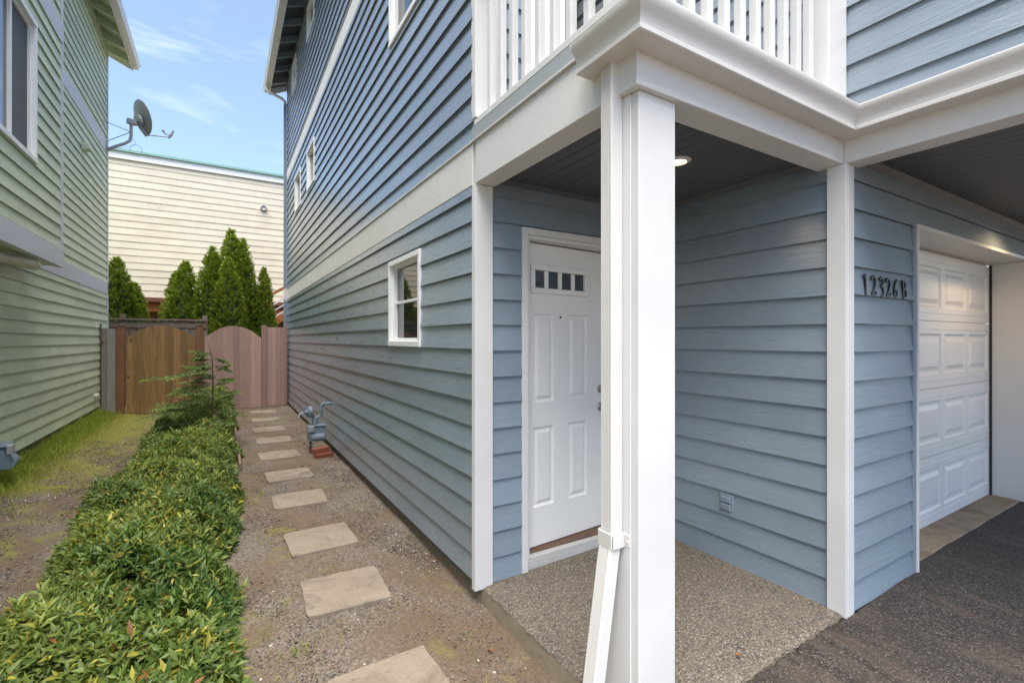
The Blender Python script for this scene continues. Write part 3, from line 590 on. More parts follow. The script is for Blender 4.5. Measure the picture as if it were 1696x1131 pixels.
gutter([(gx-.03,0),(gx-.03,gy1)], gzv-.02, GH)
# small fittings of the green house
MB().tube([(-1.95,6.15,2.35),(-1.93,6.70,2.362),(-1.925,6.95,2.37),(-1.87,7.15,2.38),(-1.84,7.36,2.38)], [.05,.05,.052,.056,.056], 14).build('drain_pipe', M['pvc'], GH, 0, True)
MB().tube([(-1.845,7.34,2.38),(-1.835,7.45,2.38)], .063, 16).build('pipe_collar', M['pvc'], GH, 0, True)
MB().tube([(-2.09,11.86,.455),(-2.02,11.86,.455)], .05, 12).build('pipe_cap', M['pvc'], GH, 0, True)
MB().extr([(-2.09,10.86,4.80),(-2.09,10.86,4.95),(-2.05,10.86,4.95),(-1.98,10.86,4.84)], (0,.17,0)).build('vent_hood', M['green_z'], GH, .004)

# ------------------------------------------------------------------ satellite dish
SD = empty('satellite_dish', (-2.07, 12.95, 5.52), 'grey satellite dish on bent arm at the green house corner', 'satellite dish')
MB().box(-2.081,-2.072,12.84,12.99,5.44,5.66).build('wall_plate', M['metal'], SD, .002)
MB().tube([(-2.07,12.92,5.50),(-1.95,12.95,5.60),(-1.79,13.0,5.72),(-1.71,13.02,5.80),(-1.69,13.03,5.92),(-1.69,13.03,6.20)], .03, 12).build('mast', M['metal'], SD, 0, True)
for e in ((-2.08,12.6,5.98),(-2.08,12.98,5.70)): MB().tube([(-1.69,13.03,6.0),e], .008, 6).build('stay_rod', M['metal'], SD)
dn = Vector((.80,.52,.30)).normalized(); dc = Vector((-1.56,13.10,6.38))
u = Vector((0,0,1)).cross(dn).normalized(); v = dn.cross(u); vs = []; fs = []; nr, na = 7, 36
for side_, off in ((0,0),(1,-.008)):
    for i in range(nr+1):
        rr = i/nr
        for k in range(na):
            a = 2*math.pi*k/na; vs.append(dc + u*(.29*rr*math.cos(a)) + v*(.36*rr*math.sin(a)) + dn*(.075*rr*rr + off))
q = (nr+1)*na
for s_ in (0, q):
    for i in range(nr):
        for k in range(na): fs.append((s_+i*na+k, s_+i*na+(k+1) % na, s_+(i+1)*na+(k+1) % na, s_+(i+1)*na+k))
for k in range(na): fs.append((nr*na+k, nr*na+(k+1) % na, q+nr*na+(k+1) % na, q+nr*na+k))
MB().add(vs, fs).build('reflector', M['dish'], SD, 0, True)
bk = dc - dn*.05 - v*.08
MB().tube([bk+dn*.035, bk-dn*.02], [.13,.12], 16).build('mount_ring', M['metal'], SD)
MB().box(-.085,.085,-.05,.05,-.055,.055).xf(Matrix.Translation((-1.68,13.04,6.22)) @ Matrix.Rotation(R(25),4,'Z')).build('mount_bracket', M['metal'], SD, .01)
foot = dc - v*.36 + dn*.03; lnb = Vector((-1.03,13.22,6.10))
MB().tube([foot - dn*.08 + v*.16, foot - v*.02, foot+dn*.06], [.035,.035,.02], 10).build('arm_bracket', M['metal'], SD)
MB().tube([foot, lnb], .013, 8).build('feed_arm', M['metal'], SD)
MB().tube([lnb-Vector((.02,0,.02)), lnb+Vector((.03,.0,.06)), lnb+Vector((.07,.0,.16))], [.025,.03,.022], 10).build('feed_horn', M['metal'], SD); MB().tube([lnb+Vector((.0,0,.03)), lnb+Vector((-.09,0,.07)), lnb+Vector((-.12,0,.13))], [.012,.014,.03], 10).build('feed_horn', M['metal'], SD)
cab = [(-1.71+.0*k, 13.0, 5.95) for k in range(1)] + [(-1.60+.105*math.sin(t*.45), 13.02, 5.62+.12*math.cos(t*.45)) for t in range(15)] + [(-1.9,12.98,5.58),(-2.06,12.94,5.56)]
MB().tube(cab, .0045, 6).build('cable', M['metal'], SD)

# ------------------------------------------------------------------ gas meters
def meter(loc, s, rz, label, full=True):
    e = empty('gas_meter', loc, label, 'gas meter', None)
    T = Matrix.Translation(loc) @ Matrix.Rotation(rz, 4, 'Z') @ Matrix.Scale(s, 4)
    b = MB().extr([(-.13,-.09,.20),(.13,-.09,.20),(.13,-.09,.44),(-.13,-.09,.44)], (0,.18,0))
    body = b.xf(T).build('meter_body', M['meter'], e, .03*s, True)
    MB().tube([(-.10,-.085,.265),(.10,-.085,.265)], .062, 18).xf(T).build('front_cover', M['meter'], body, 0, True)
    MB().box(-.128,-.10,-.115,-.02,.21,.36).xf(T).build('side_lug', M['meter'], body, .006*s); MB().box(.10,.128,-.115,-.02,.21,.36).xf(T).build('side_lug', M['meter'], body, .006*s)
    MB().box(-.145,.145,-.10,.10,.435,.46).xf(T).build('top_flange', M['meter'], body, .006*s)
    MB().box(-.155,-.06,-.135,-.085,.36,.46).xf(T).build('index_box', M['metal'], body, .008*s)
    for x in (-.12,-.04,.04,.12): MB().lathe([(.008,0),(.008,.008),(0,.009)], (x,-.095,.447), (0,-1,0), 8).xf(T).build('bolt', M['metal'], body)
    MB().tube([(-.09,0,.20),(-.09,0,-.16)], .02, 10).xf(T).build('riser_pipe', M['darkpost'], e, 0, True); MB().tube([(-.09,0,.12),(-.09,0,.16)], .032, 8).xf(T).build('pipe_union', M['metal'], e)
    if not full:
        MB().tube([(-.09,.02,.455),(-.09,.02,.50),(-.12,.05,.52),(-.35,.05,.52)], .02, 10).xf(T).build('outlet_pipe', M['meter'], e, 0, True); return e
    MB().tube([(-.02,0,.455),(-.02,0,.53),(-.01,0,.57)], [.05,.045,.035], 12).xf(T).build('inlet_neck', M['meter'], e, 0, True)
    MB().tube([(-.02,0,.55),(-.06,0,.60),(-.12,-.01,.66)], .026, 10).xf(T).build('inlet_pipe', M['meter'], e, 0, True)
    MB().lathe([(.02,-.05),(.085,-.03),(.095,-.006),(.095,.006),(.085,.03),(.035,.05),(.03,.10),(0,.10)], (-.10,0,.67), (-1,-.25,0), 22).xf(T).build('regulator', M['meter'], e, 0, True)
    MB().tube([(-.20,-.02,.66),(-.26,-.035,.65),(-.27,-.035,.60)], .018, 8).xf(T).build('regulator_vent', M['metal'], e, 0, True)
    MB().tube([(-.0,0,.56),(.05,.0,.585),(.075,0,.62),(.078,0,.74),(.085,.0,.775),(.11,.0,.785),(.30,.0,.785)], .023, 12).xf(T).build('outlet_pipe', M['meter'], e, 0, True)
    for p, q in (((.078,0,.67),(.078,0,.70)),((.10,0,.785),(.14,0,.785))): MB().tube([p,q], .032, 12).xf(T).build('pipe_coupling', M['meter'], e)
    return e
meter((1.12, 7.12, -.055), .86, R(4), 'grey gas meter with pipes beside the blue wall, by two bricks')
meter((-1.97, 6.90, .00), 1.0, R(95), 'grey gas meter at the green wall, cut by left edge', False)
for k, (x, y, z, rz, lab) in enumerate([(1.165, 6.80, -.066, 14, 'lower red brick of the pair below the gas meter'), (1.135, 6.86, .002, 20, 'upper red brick resting on another below the gas meter')]):
    e = MB().box(-.11,.11,-.048,.048,0,.064).xf(Matrix.Translation((x,y,z)) @ Matrix.Rotation(R(rz),4,'Z') @ Matrix.Rotation(R(-2*k),4,'Y')).build('brick_block', M['brick'], None, .004); tag(e, lab, 'brick', 'bricks below the gas meter')

# ------------------------------------------------------------------ stepping stones
ords = ['nearest square tan stepping stone, cut by the bottom edge','second stepping stone from the camera, beside the corner board','third stepping stone from the camera','fourth stepping stone from the camera','fifth stepping stone from the camera','sixth stepping stone from the camera, nearest the red bricks','seventh stepping stone, just past the gas meter','eighth stepping stone, third from the pink gate','ninth stepping stone, second from the pink gate','last stepping stone, right in front of the pink gate']
spots = [(.665,2.13,2,.49),(.67,3.17,-3,.485),(.672,4.07,1.5,.485),(.655,5.17,-2,.475),(.664,6.12,1,.48),(.66,7.22,3,.48),(.685,8.29,-2,.48),(.69,9.28,2,.48),(.715,10.40,0,.48),(.75,11.50,-1,.48)]
for (x, y, a, w), lab in zip(spots, ords):
    h = w/2; zt = float(gz(np.array(x), np.array(y))) + .014
    bm = bmesh.new(); pts = []
    n = 10
    for i in range(4*n):
        s_, t = divmod(i, n); t = t/n*2-1
        px, py = [(t,-1),(1,t),(-t,1),(-1,-t)][s_]
        ch = random.uniform(0,.014) if i % n == 0 else 0
        pts.append((px*(h-ch)+random.uniform(-.004,.003), py*(h-ch)+random.uniform(-.004,.003)))
    T = Matrix.Translation((x,y,zt)) @ Matrix.Rotation(R(a),4,'Z') @ Matrix.Rotation(R(random.uniform(-.8,.8)),4,'X')
    mb = MB().extr([(p[0],p[1],-.05) for p in pts], (0,0,.05)).xf(T)
    o = mb.build('stepping_stone', M['paver'], None, 0)
    bm.free(); tag(o, lab, 'stepping stone', 'stepping stones along the side path')

# ------------------------------------------------------------------ fences and gates at the end of the passage
FYY = 12.30; g0 = -.03
def board(parent, x0, x1, z0, zt0, zt1, mat, y=FYY, th=.02, bow=None):
    pts = [(x0,y,z0),(x1,y,z0)]; k = 5
    for i in range(k+1):
        t = 1-i/k; x = x0+(x1-x0)*t; pts.append((x, y, bow(x) if bow else zt0+(zt1-zt0)*t))
    MB().extr(pts, (0,th,0)).build('board', mat, parent)
def arch(x0, x1, zs, zm): return lambda x: zs + (zm-zs)*math.sqrt(max(0, 1-((x-(x0+x1)/2)/((x1-x0)/2*1.0))**2))*.999 if False else zs + (zm-zs)*(1-((x-(x0+x1)/2)/((x1-x0)/2))**2)
wg = empty('wooden_gate', (-1.05, FYY, g0), 'stained brown cedar gate with arched top between two posts', 'gate')
x0, x1 = -1.68, -.50; nb = 9; bw = (x1-x0)/nb; ar = arch(x0, x1, 1.555, 1.815)
for i in range(nb): board(wg, x0+i*bw+.004, x0+(i+1)*bw-.004, g0+.015+random.uniform(0,.02), 0, 0, M['gate'], FYY+random.uniform(-.003,.003), .019, ar)
MB().box(x0,x1,FYY+.021,FYY+.06,.25,.34).box(x0,x1,FYY+.021,FYY+.06,1.33,1.42).build('rail', M['gate'], wg)
for a, b, zt in ((-1.83,-1.70,1.80),(-.49,-.36,1.83)):
    p = MB().box(a,b,FYY-.03,FYY+.10,-.2,zt).build('post', M['post'], wg, .004); MB().box(a-.012,b+.012,FYY-.042,FYY+.112,zt+.001,zt+.025).build('post_cap', M['oldfence'], p, .005)
gp = empty('grey_fence_panel', (-1.95, FYY, g0), 'narrow weathered grey fence panel against the green house', 'fence')
board(gp, -2.062, -1.985, g0, 1.745, 1.745, M['greyfence'], FYY+.01); board(gp, -1.980, -1.838, g0-.01, 1.745, 1.745, M['greyfence'], FYY)
p = MB().box(-2.125,-2.067,FYY-.02,FYY+.06,-.2,1.81).build('post', M['darkpost'], gp, .004); MB().box(-2.135,-2.06,FYY-.03,FYY+.07,1.811,1.835).build('post_cap', M['darkpost'], p)
pg = empty('pink_gate', (.22, FYY, g0), 'faded pink arched gate at the end of the stepping stones', 'gate')
x0, x1 = -.335, .752; nb = 10; bw = (x1-x0)/nb; ar = arch(x0, x1, 1.56, 1.828)
for i in range(nb): board(pg, x0+i*bw+.0015, x0+(i+1)*bw-.0015, g0+.02, 0, 0, M['pink'], FYY-.03+random.uniform(-.002,.002), .02, ar)
MB().box(x0,x1,FYY-.009,FYY+.03,.3,.39).box(x0,x1,FYY-.009,FYY+.03,1.3,1.39).build('rail', M['pink'], pg)
pp = empty('pink_fence_panel', (1.05, FYY, g0), 'pink board fence panel with post against the blue house', 'fence')
MB().box(.757,.862,FYY-.06,FYY+.04,-.2,1.85).build('post', M['pink'], pp, .004)
for i in range(4): board(pp, .864+i*.095, .864+(i+1)*.095-.003, g0+.03, 1.81, 1.81, M['pink'], FYY-.02+random.uniform(-.002,.002))
MB().box(1.247,1.288,FYY-.05,FYY+.03,-.2,1.86).build('post', M['pink'], pp, .003)
of = empty('old_back_fence', (-.5, 13.7, 0), 'old weathered plank fence behind the wooden gate', 'fence')
x = -3.2
while x < -.45: board(of, x, x+.132, 0, 1.95+random.uniform(-.01,.01), 1.95, M['oldfence'], 13.7+random.uniform(-.006,.006)); x += .14
MB().box(-3.2,-.35,13.66,13.75,1.97,2.01).build('cap_rail', M['oldfence'], of); MB().box(-3.2,-.35,13.68,13.699,1.80,1.90).build('rail', M['oldfence'], of)
for x in (-1.98,-.42): MB().box(x,x+.1,13.72,13.82,0,2.10).build('post', M['oldfence'], of, .004)

# ------------------------------------------------------------------ cream building behind
CY = 18.0
CB = empty('cream_building', (0, CY, 0), 'long cream lap-sided building behind the arborvitae trees', 'building')
cw = box('wall', M['cream_x'], CB, -12, 9, CY+.05, CY+.3, 2.75, 7.1, 0)
siding(cw, (0,CY), (1,0), (0,-1), -9, 7, 2.80, 6.85, 2.80, .205, M['cream_x'], (), .016, (3.5, 5.5))
box('fascia', M['vinyl'], CB, -12, 9, CY-.06, CY+.3, 6.851, 7.06); box('roof_edge', M['teal'], CB, -12, 9, CY-.12, CY+3, 7.061, 7.14); box('roof', M['shingle'], CB, -12, 9, CY+.3, CY+9, 7.0, 7.06)
MB().lathe([(.10,0),(.10,.06),(.08,.08),(.0,.05)], (1.17,CY-.01,5.93), (0,-1,0), 18).build('wall_vent', M['metal'], CB, 0, True)
box('lower_wall', M['brownwall'], CB, -12, 9, CY+1.2, CY+1.4, -.1, 2.74); box('porch_beam', M['stair'], CB, -12, 2.2, CY-.05, CY+.12, 2.38, 2.60); box('porch_fascia', M['brownwall'], CB, -12, 2.2, CY-.20, CY+.15, 2.66, 2.79)
for x in (-4.5,-2.6,-.3,1.8): box('porch_post', M['stair'], CB, x, x+.14, CY-.03, CY+.11, -.1, 2.379)
ST = empty('timber_staircase', (1.9, 16.4, 0), 'orange timber stair with railing right of the arborvitae trees', 'staircase')
for y in (16.1, 17.0):
    MB().extr([(1.2,y,1.85),(4.6,y,4.05),(4.6,y,4.30),(1.2,y,2.10)], (0,.05,0)).build('stringer', M['stair'], ST)
    MB().extr([(1.2,y,2.83),(4.6,y,5.01),(4.6,y,5.08),(1.2,y,2.90)], (0,.05,0)).build('handrail', M['stair'], ST)
    for i in range(3): MB().extr([(1.25,y+.01,2.13+i*.2),(4.6,y+.01,4.31+i*.2),(4.6,y+.01,4.36+i*.2),(1.25,y+.01,2.18+i*.2)], (0,.03,0)).build('side_rail', M['lilac_white'], ST)
    for x in (1.18,2.6,4.2): MB().box(x,x+.09,y-.02,y+.07,0,2.91+(x-1.18)*.64).build('post', M['stair'], ST)
for i in range(11): MB().box(1.25+i*.3,1.55+i*.3,16.15,17.0,2.05+i*.194,2.09+i*.194).build('tread', M['stair'], ST)

# ------------------------------------------------------------------ vegetation (many small leaf faces)
def unit(a): return a/np.maximum(1e-9, np.linalg.norm(a, axis=-1, keepdims=True))
def leaves(P, D, Nn, Ln, Wd, C, fold=.25, droop=.15):
    """P base, D long axis, Nn face normal; 4 triangles per leaf"""
    D = unit(D); S = unit(np.cross(D, Nn)); Nn = np.cross(S, D); Ln = Ln[:,None]; Wd = Wd[:,None]; n = len(P)
    mid = P + D*Ln*.48 + Nn*Ln*.03; tip = P + D*Ln*.98 - Nn*Ln*droop
    l = mid + S*Wd*.5 + Nn*Wd*fold; r = mid - S*Wd*.5 + Nn*Wd*fold
    V = np.stack([P, l, r, mid, tip], 1).reshape(-1, 3); b = (np.arange(n)*5)[:,None]
    T = np.concatenate([b+np.array([[0,3,1]]), b+np.array([[0,2,3]]), b+np.array([[1,3,4]]), b+np.array([[3,2,4]])], 0)
    return V, T, np.repeat(C, 5, axis=0)
def join(parts):
    V, T, C = [], [], []; o = 0
    for v, t, c in parts: V.append(v); T.append(t+o); C.append(c); o += len(v)
    return np.concatenate(V), np.concatenate(T), np.concatenate(C)
def rnd(n, a, b): return rng.uniform(a, b, n)
# low evergreen hedge bed
def hedge_w(y): return -.93 + .06*np.sin(y*2.1) + .05*np.sin(y*5.3+1) + .12*np.clip((y-6)/3, 0, 1), -.015 + .10*np.clip((y-3)/3, 0, 1) + .05*np.sin(y*2.7+.5) + .035*np.sin(y*6.1) + .02*np.sin(y*14)
def hedge_h(x, y):
    a, b = hedge_w(y); t = np.clip((x-a)/(b-a), 0, 1); edge = np.clip(np.minimum(t, 1-t)/.16, 0, 1)**.5
    base = .26 + .06*np.clip((y-5)/2, 0, 1) + .05*np.clip((y-8.0)/.8, 0, 1)
    base = base + .34*np.clip((y-8.2)/.7, 0, 1)*np.clip((x+.55)/.35, 0, 1)
    l = .085*np.sin(x*6.5+y*3.1)*np.sin(y*5.3-x*2) + .065*np.sin(x*14+1.3+y*2)*np.sin(y*12+.4-x*3) + .02*np.sin(x*31+y*9)*np.sin(y*27-x*8)
    return np.maximum(.05, base+l)*(.2+.8*edge)*np.clip((10.2-y)/.5, 0, 1)**.5
parts = []
def sprigs(n, ylo, yhi, depth, lsz, nl, tone):
    y = rnd(n, ylo, yhi); a, b = hedge_w(y); x = a-.03 + (b-a+.06)*rng.random(n); h = hedge_h(x, y)
    e = .02; nx_ = -(hedge_h(x+e, y)-hedge_h(x-e, y))/(2*e); ny_ = -(hedge_h(x, y+e)-hedge_h(x, y-e))/(2*e)
    ax = unit(np.c_[np.clip(nx_, -1.5, 1.5)*.55+rng.normal(0,.38,n), np.clip(ny_, -1.5, 1.5)*.55+rng.normal(0,.38,n)-.05, np.ones(n)])
    z = gz(x, y) + np.maximum(.01, h - depth*rng.random(n)**1.3 + .05*(rng.random(n) < .12)*rng.random(n))
    gap = np.sin(x*11+y*4.3+1)*np.sin(y*9.1-x*5)+.5*np.sin(x*23+y*17)+.35*rng.normal(0,1,n); z = np.where(gap < -.55, np.maximum(gz(x,y)+.01, z-.13), z)
    ph0 = rnd(n, 0, 6.28); ssz = rnd(n, .6, 1.3); hue = rng.random(n); yel = np.clip(np.sin(x*4.1+y*1.7)*np.sin(y*2.3+.7)*.5+.5, 0, 1)
    for k in range(nl):
        ang = ph0 + k*2.4 + rnd(n, -.5, .5); u_ = unit(np.cross(ax, np.array([[.3,.8,.1]]))); w_ = np.cross(ax, u_)
        rad = u_*np.cos(ang)[:,None] + w_*np.sin(ang)[:,None]; el = .30 + .65*(k/nl) + rnd(n, -.2, .2)
        D = rad*np.cos(el)[:,None] + ax*np.sin(el)[:,None]; Nn = ax*np.cos(el)[:,None] - rad*np.sin(el)[:,None]
        P = np.c_[x,y,z] + ax*(k*.006) + rad*.004; s = lsz*rnd(n, .7, 1.25)*ssz
        mixv = np.clip(.38*hue + .45*rng.random(n) + .5*(yel-.5), 0, 1)[:,None]
        c = np.array([[.045,.110,.022]])*(1-mixv) + np.array([[.300,.360,.080]])*mixv
        yl = (rng.random(n) < .04+.12*yel)[:,None]; c = np.where(yl, np.array([[.46,.40,.06]])*rnd(n,.7,1.1)[:,None], c)
        br = (rng.random(n) < .012)[:,None]; c = np.where(br, np.array([[.30,.13,.04]]), c)
        c = np.clip(c*tone*rnd(n, .8, 1.2)[:,None], 0, .6)
        parts.append(leaves(P, D, Nn, s, s*rnd(n,.25,.34), c, .18, rng.uniform(.05,.22)))
sprigs(6200, 1.9, 4.4, .10, .052, 8, 1.0); sprigs(3000, 1.9, 4.4, .26, .054, 6, .95); sprigs(5600, 4.3, 7.5, .10, .054, 7, 1.0); sprigs(2400, 4.3, 7.5, .26, .054, 5, .95)
sprigs(4200, 7.4, 10.2, .10, .056, 6, 1.0); sprigs(2600, 7.4, 10.2, .6, .055, 5, .9)
for i in range(330):
    y = random.uniform(2.0, 9.6); a, b = hedge_w(np.array(y)); x = random.uniform(float(a)-.02, float(b)+.03); h = float(hedge_h(np.array(x), np.array(y))) + random.uniform(.02,.09); z = float(gz(np.array(x), np.array(y))); m = 11
    tl = np.array([random.uniform(-.5,.5), random.uniform(-.6,.3), 1.0]); tl /= np.linalg.norm(tl); q = np.linspace(.35, 1, m)[:,None]; B = np.array([[x,y,z+h-.13]]) + tl[None]*q*.13; an = np.arange(m)*2.4+random.uniform(0,6)
    D = np.c_[np.cos(an), np.sin(an), .35+.7*q[:,0]]; mv = np.full((m,1), random.random()); c = np.array([[.07,.15,.03]])*(1-mv)+np.array([[.30,.36,.09]])*mv; Ls = rnd(m,.035,.065)
    parts.append(leaves(B, D, np.tile(tl[None],(m,1)), Ls, Ls*.28, c, .18, .12))
V, T, C = join(parts); hd = tag(link('hedge_bed', arrays_mesh('hedge_bed', V, T, C), M['leaf']), 'low bed of glossy green and yellow leaved evergreen shrubs', 'shrubs', kind='stuff')
# twigs below the leaves
tw = MB()
for i in range(900):
    y = random.uniform(1.6, 9.8); a, b = hedge_w(np.array(y)); x = random.uniform(float(a)+.08, float(b)-.06); h = float(hedge_h(np.array(x), np.array(y)))*.9; z = float(gz(np.array(x), np.array(y)))
    tw.tube([(x,y,z-.01),(x+random.uniform(-.04,.04),y+random.uniform(-.04,.04),z+h*.55),(x+random.uniform(-.08,.08),y+random.uniform(-.08,.08),z+h)], [.004,.003,.002], 4, False)
tw.build('twigs', M['bark'], hd)['kind'] = 'stuff'
ed = MB().box(.165,.195,6.6,11.6,-.12,.035).build('timber_edging', M['edging'], None, .004); tag(ed, 'thin timber edging board along the shrub bed, path side', 'edging')

# arborvitae
def arbor(x, y, rad, zb, zt, label, n=9000):
    n = int(n*1.5)
    e = empty('arborvitae_tree', (x, y, 0), label, 'tree', 'arborvitae behind the fence')
    MB().tube([(x,y,-.1),(x,y,zt*.55)], [.06,.03], 8).build('trunk', M['bark'], e)
    ph = rng.uniform(0, 6.3)
    prof = lambda t: np.clip(1-np.clip(t,0,1)**2.5, 0, 1)**.8*.97+.03
    nc = n//8; t = 1-rng.random(nc)**.8; a = rnd(nc, 0, 2*math.pi)
    lob = 1+.06*np.sin(3*a+ph+t*5)+.06*np.sin(5*a-ph*2+t*13)+rng.normal(0,.045,nc)
    r = rad*prof(t)*lob; CP = np.c_[x+r*np.cos(a), y+r*np.sin(a), zb+(zt-zb)*t]
    out = np.c_[np.cos(a), np.sin(a), np.zeros(nc)]; tan = np.c_[-np.sin(a), np.cos(a), np.zeros(nc)]; up = np.array([[0,0,1.0]])
    fan = unit(out*rnd(nc,-.2,.6)[:,None] + tan*rnd(nc,-1,1)[:,None] + .05*up); axd = unit(out*rnd(nc,.4,1.0)[:,None] + up*rnd(nc,.45,1.1)[:,None] + tan*rnd(nc,-.5,.5)[:,None])
    tone = rng.random(nc); pts = []
    for k in range(16):
        q = (k+.5)/16; off = rng.normal(0,.022,(nc,3)); P = CP + axd*((q-.75)*.13) + fan*(rnd(nc,-1,1)*.045*(1.1-q))[:,None] + off*.5
        D = unit(axd + fan*rnd(nc,-.9,.9)[:,None] + rng.normal(0,.25,(nc,3))); Nn = unit(np.cross(axd, fan) + rng.normal(0,.4,(nc,3)))
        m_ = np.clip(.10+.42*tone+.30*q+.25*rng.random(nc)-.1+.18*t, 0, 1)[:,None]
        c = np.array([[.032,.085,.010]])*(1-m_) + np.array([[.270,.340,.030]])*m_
        br = (rng.random(nc) < .004)[:,None]; c = np.where(br, np.array([[.25,.15,.05]]), c); Ls = rnd(nc,.03,.062); pts.append(leaves(P, D, Nn, Ls, Ls*rnd(nc,.45,.65), c, .1, .1))
    V, T, C = join(pts)
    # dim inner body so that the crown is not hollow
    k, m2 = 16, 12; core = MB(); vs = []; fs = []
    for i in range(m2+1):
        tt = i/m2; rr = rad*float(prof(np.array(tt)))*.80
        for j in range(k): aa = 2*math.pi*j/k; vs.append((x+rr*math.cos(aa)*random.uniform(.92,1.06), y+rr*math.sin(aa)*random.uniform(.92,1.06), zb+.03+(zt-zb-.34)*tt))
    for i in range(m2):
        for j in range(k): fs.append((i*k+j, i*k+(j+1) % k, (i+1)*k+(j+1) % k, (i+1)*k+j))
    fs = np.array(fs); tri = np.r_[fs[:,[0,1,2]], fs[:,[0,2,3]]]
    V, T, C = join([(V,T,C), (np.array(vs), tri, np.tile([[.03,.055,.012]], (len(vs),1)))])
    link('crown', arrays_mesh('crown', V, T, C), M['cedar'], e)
arbor(-2.22, 15.0, .56, .15, 3.52, 'arborvitae peeking out beside the green house corner', 10000); arbor(-1.93, 15.25, .46, .15, 2.98, 'short arborvitae on the right flank of the leftmost one', 8000)
arbor(-.83, 15.0, .52, .15, 3.55, 'lone broad arborvitae standing above the wooden gate', 10000); arbor(-1.05, 15.35, .42, .15, 3.32, 'narrow arborvitae tucked behind the lone broad one', 7000)
arbor(-.22, 14.7, .50, .15, 3.95, 'left arborvitae of the tall central clump', 10000); arbor(.20, 15.1, .56, .15, 4.53, 'tallest arborvitae in the middle of the central clump', 13000)
arbor(.12, 14.35, .46, .15, 3.62, 'front arborvitae of the tall central clump', 10000); arbor(.48, 15.1, .46, .15, 4.30, 'right arborvitae of the tall central clump', 10000)
arbor(.98, 15.0, .36, .15, 3.52, 'slim arborvitae nearest the blue house', 8000)

# young hemlock sapling in the bed
SP = empty('conifer_sapling', (-.125, 8.2, -.05), 'young feathery conifer sapling rising from the shrub bed', 'sapling')
tr = [(-.125,8.2,-.06),(-.13,8.19,.5),(-.12,8.2,.95),(-.135,8.2,1.28),(-.19,8.19,1.50)]
MB().tube(tr, [.016,.013,.009,.006,.002], 7).build('trunk', M['bark'], SP, 0, True)
brs = MB(); parts = []
def spray(p0, p1, sag, n=26, ln=.17):
    p0 = np.array(p0); p1 = np.array(p1); tt = np.linspace(.12, 1, n); Q = p0 + (p1-p0)*tt[:,None] + np.c_[0*tt, 0*tt, -sag*tt**2 + sag*.5*tt]
    brs.tube([tuple(p0)] + [tuple(q) for q in Q[::5]] + [tuple(Q[-1])], .0028, 4, False)
    d = unit((p1-p0)[None])[0]; side_ = np.cross(d, [0,0,1.0])
    for k in range(n):
        L_ = ln*(1-.55*tt[k])*rng.uniform(.7,1.2)
        for s_ in (-1, 1):
            e_ = Q[k] + (d*.75+side_*s_*.8)*L_ + np.array([0,0,-.25*L_]); m = 7; w = np.linspace(.1,1,m)[:,None]; q = Q[k]+(e_-Q[k])*w
            dd = np.tile(unit((e_-Q[k])[None]), (m,1)) + rng.normal(0,.45,(m,3)); c = np.array([[.085,.15,.05]]) + rng.random((m,1))*np.array([[.12,.14,.03]]) + (tt[k] > .8)*np.array([[.08,.09,.01]])
            parts.append(leaves(q, dd, np.tile([[0,0,1.]], (m,1))+rng.normal(0,.3,(m,3)), rnd(m,.03,.05), rnd(m,.010,.015), c, .05, .1))
for p1, z0, sg in [((-.90,8.0,1.02),1.05,.05),((-.62,7.75,1.05),1.12,.05),((-.98,7.9,.50),.62,.06),((-.72,7.7,.66),.72,.06),((-.55,8.1,.86),.88,.05)]: spray((-.125,8.2,z0), p1, sg)
for i in range(27):
    z0 = .38 + 1.0*(i/27); az_ = random.choice([1, 1, 1, -1])*random.uniform(1.9, 4.0) if i % 3 else random.uniform(-.9, .9)
    ln_ = (.62 if i % 3 else .34)*(1.08-(z0-.3)/1.25)*random.uniform(.75, 1.2) + .06
    spray((-.125,8.2,z0), (-.125+math.cos(az_)*ln_, 8.2+math.sin(az_)*ln_*.9, z0+random.uniform(-.08,.14)), .05, 20, .15)
brs.build('branches', M['bark'], SP)['kind'] = 'stuff'
V, T, C = join(parts); link('foliage', arrays_mesh('foliage', V, T, C), M['cedar'], SP)['kind'] = 'stuff'

# grass along the green house
def blades(n, xf, yf, hmin, hmax, cf, wd=.005):
    x = xf(n); y = yf(n); z = gz(x, y)+.0; h = rnd(n, hmin, hmax); a = rnd(n, 0, 6.28); ln = rnd(n, .1, .55)
    D = np.c_[np.cos(a)*ln, np.sin(a)*ln, np.ones(n)]; Nn = np.c_[-np.cos(a), -np.sin(a), .4*np.ones(n)]+rng.normal(0,.3,(n,3)); return leaves(np.c_[x,y,z-.005], D, Nn, h, np.full(n, wd), cf(n), .1, .35)
gc = lambda n: np.clip(np.array([[.17,.26,.025]]) + rng.random((n,1))*np.array([[.22,.17,.03]]) , 0, 1)*rnd(n,.75,1.1)[:,None]
gc2 = lambda n: np.array([[.20,.22,.03]]) + rng.random((n,1))*np.array([[.15,.08,.02]])
p = [blades(9000, lambda n: -2.09+np.abs(rng.normal(0,.17,n)), lambda n: rnd(n,4.5,12.2), .05, .19, gc), blades(1500, lambda n: -2.09+np.abs(rng.normal(0,.05,n)), lambda n: rnd(n,4.5,12.2), .14, .30, gc), blades(6500, lambda n: -2.05+np.abs(rng.normal(0,.50,n)), lambda n: rnd(n,6.5,12.2), .015, .06, gc2, .004)]
def patch(n, cx, cy, r, a, b): return blades(n, lambda k: cx+rng.normal(0,r,k), lambda k: cy+rng.normal(0,r,k), a, b, gc, .004)
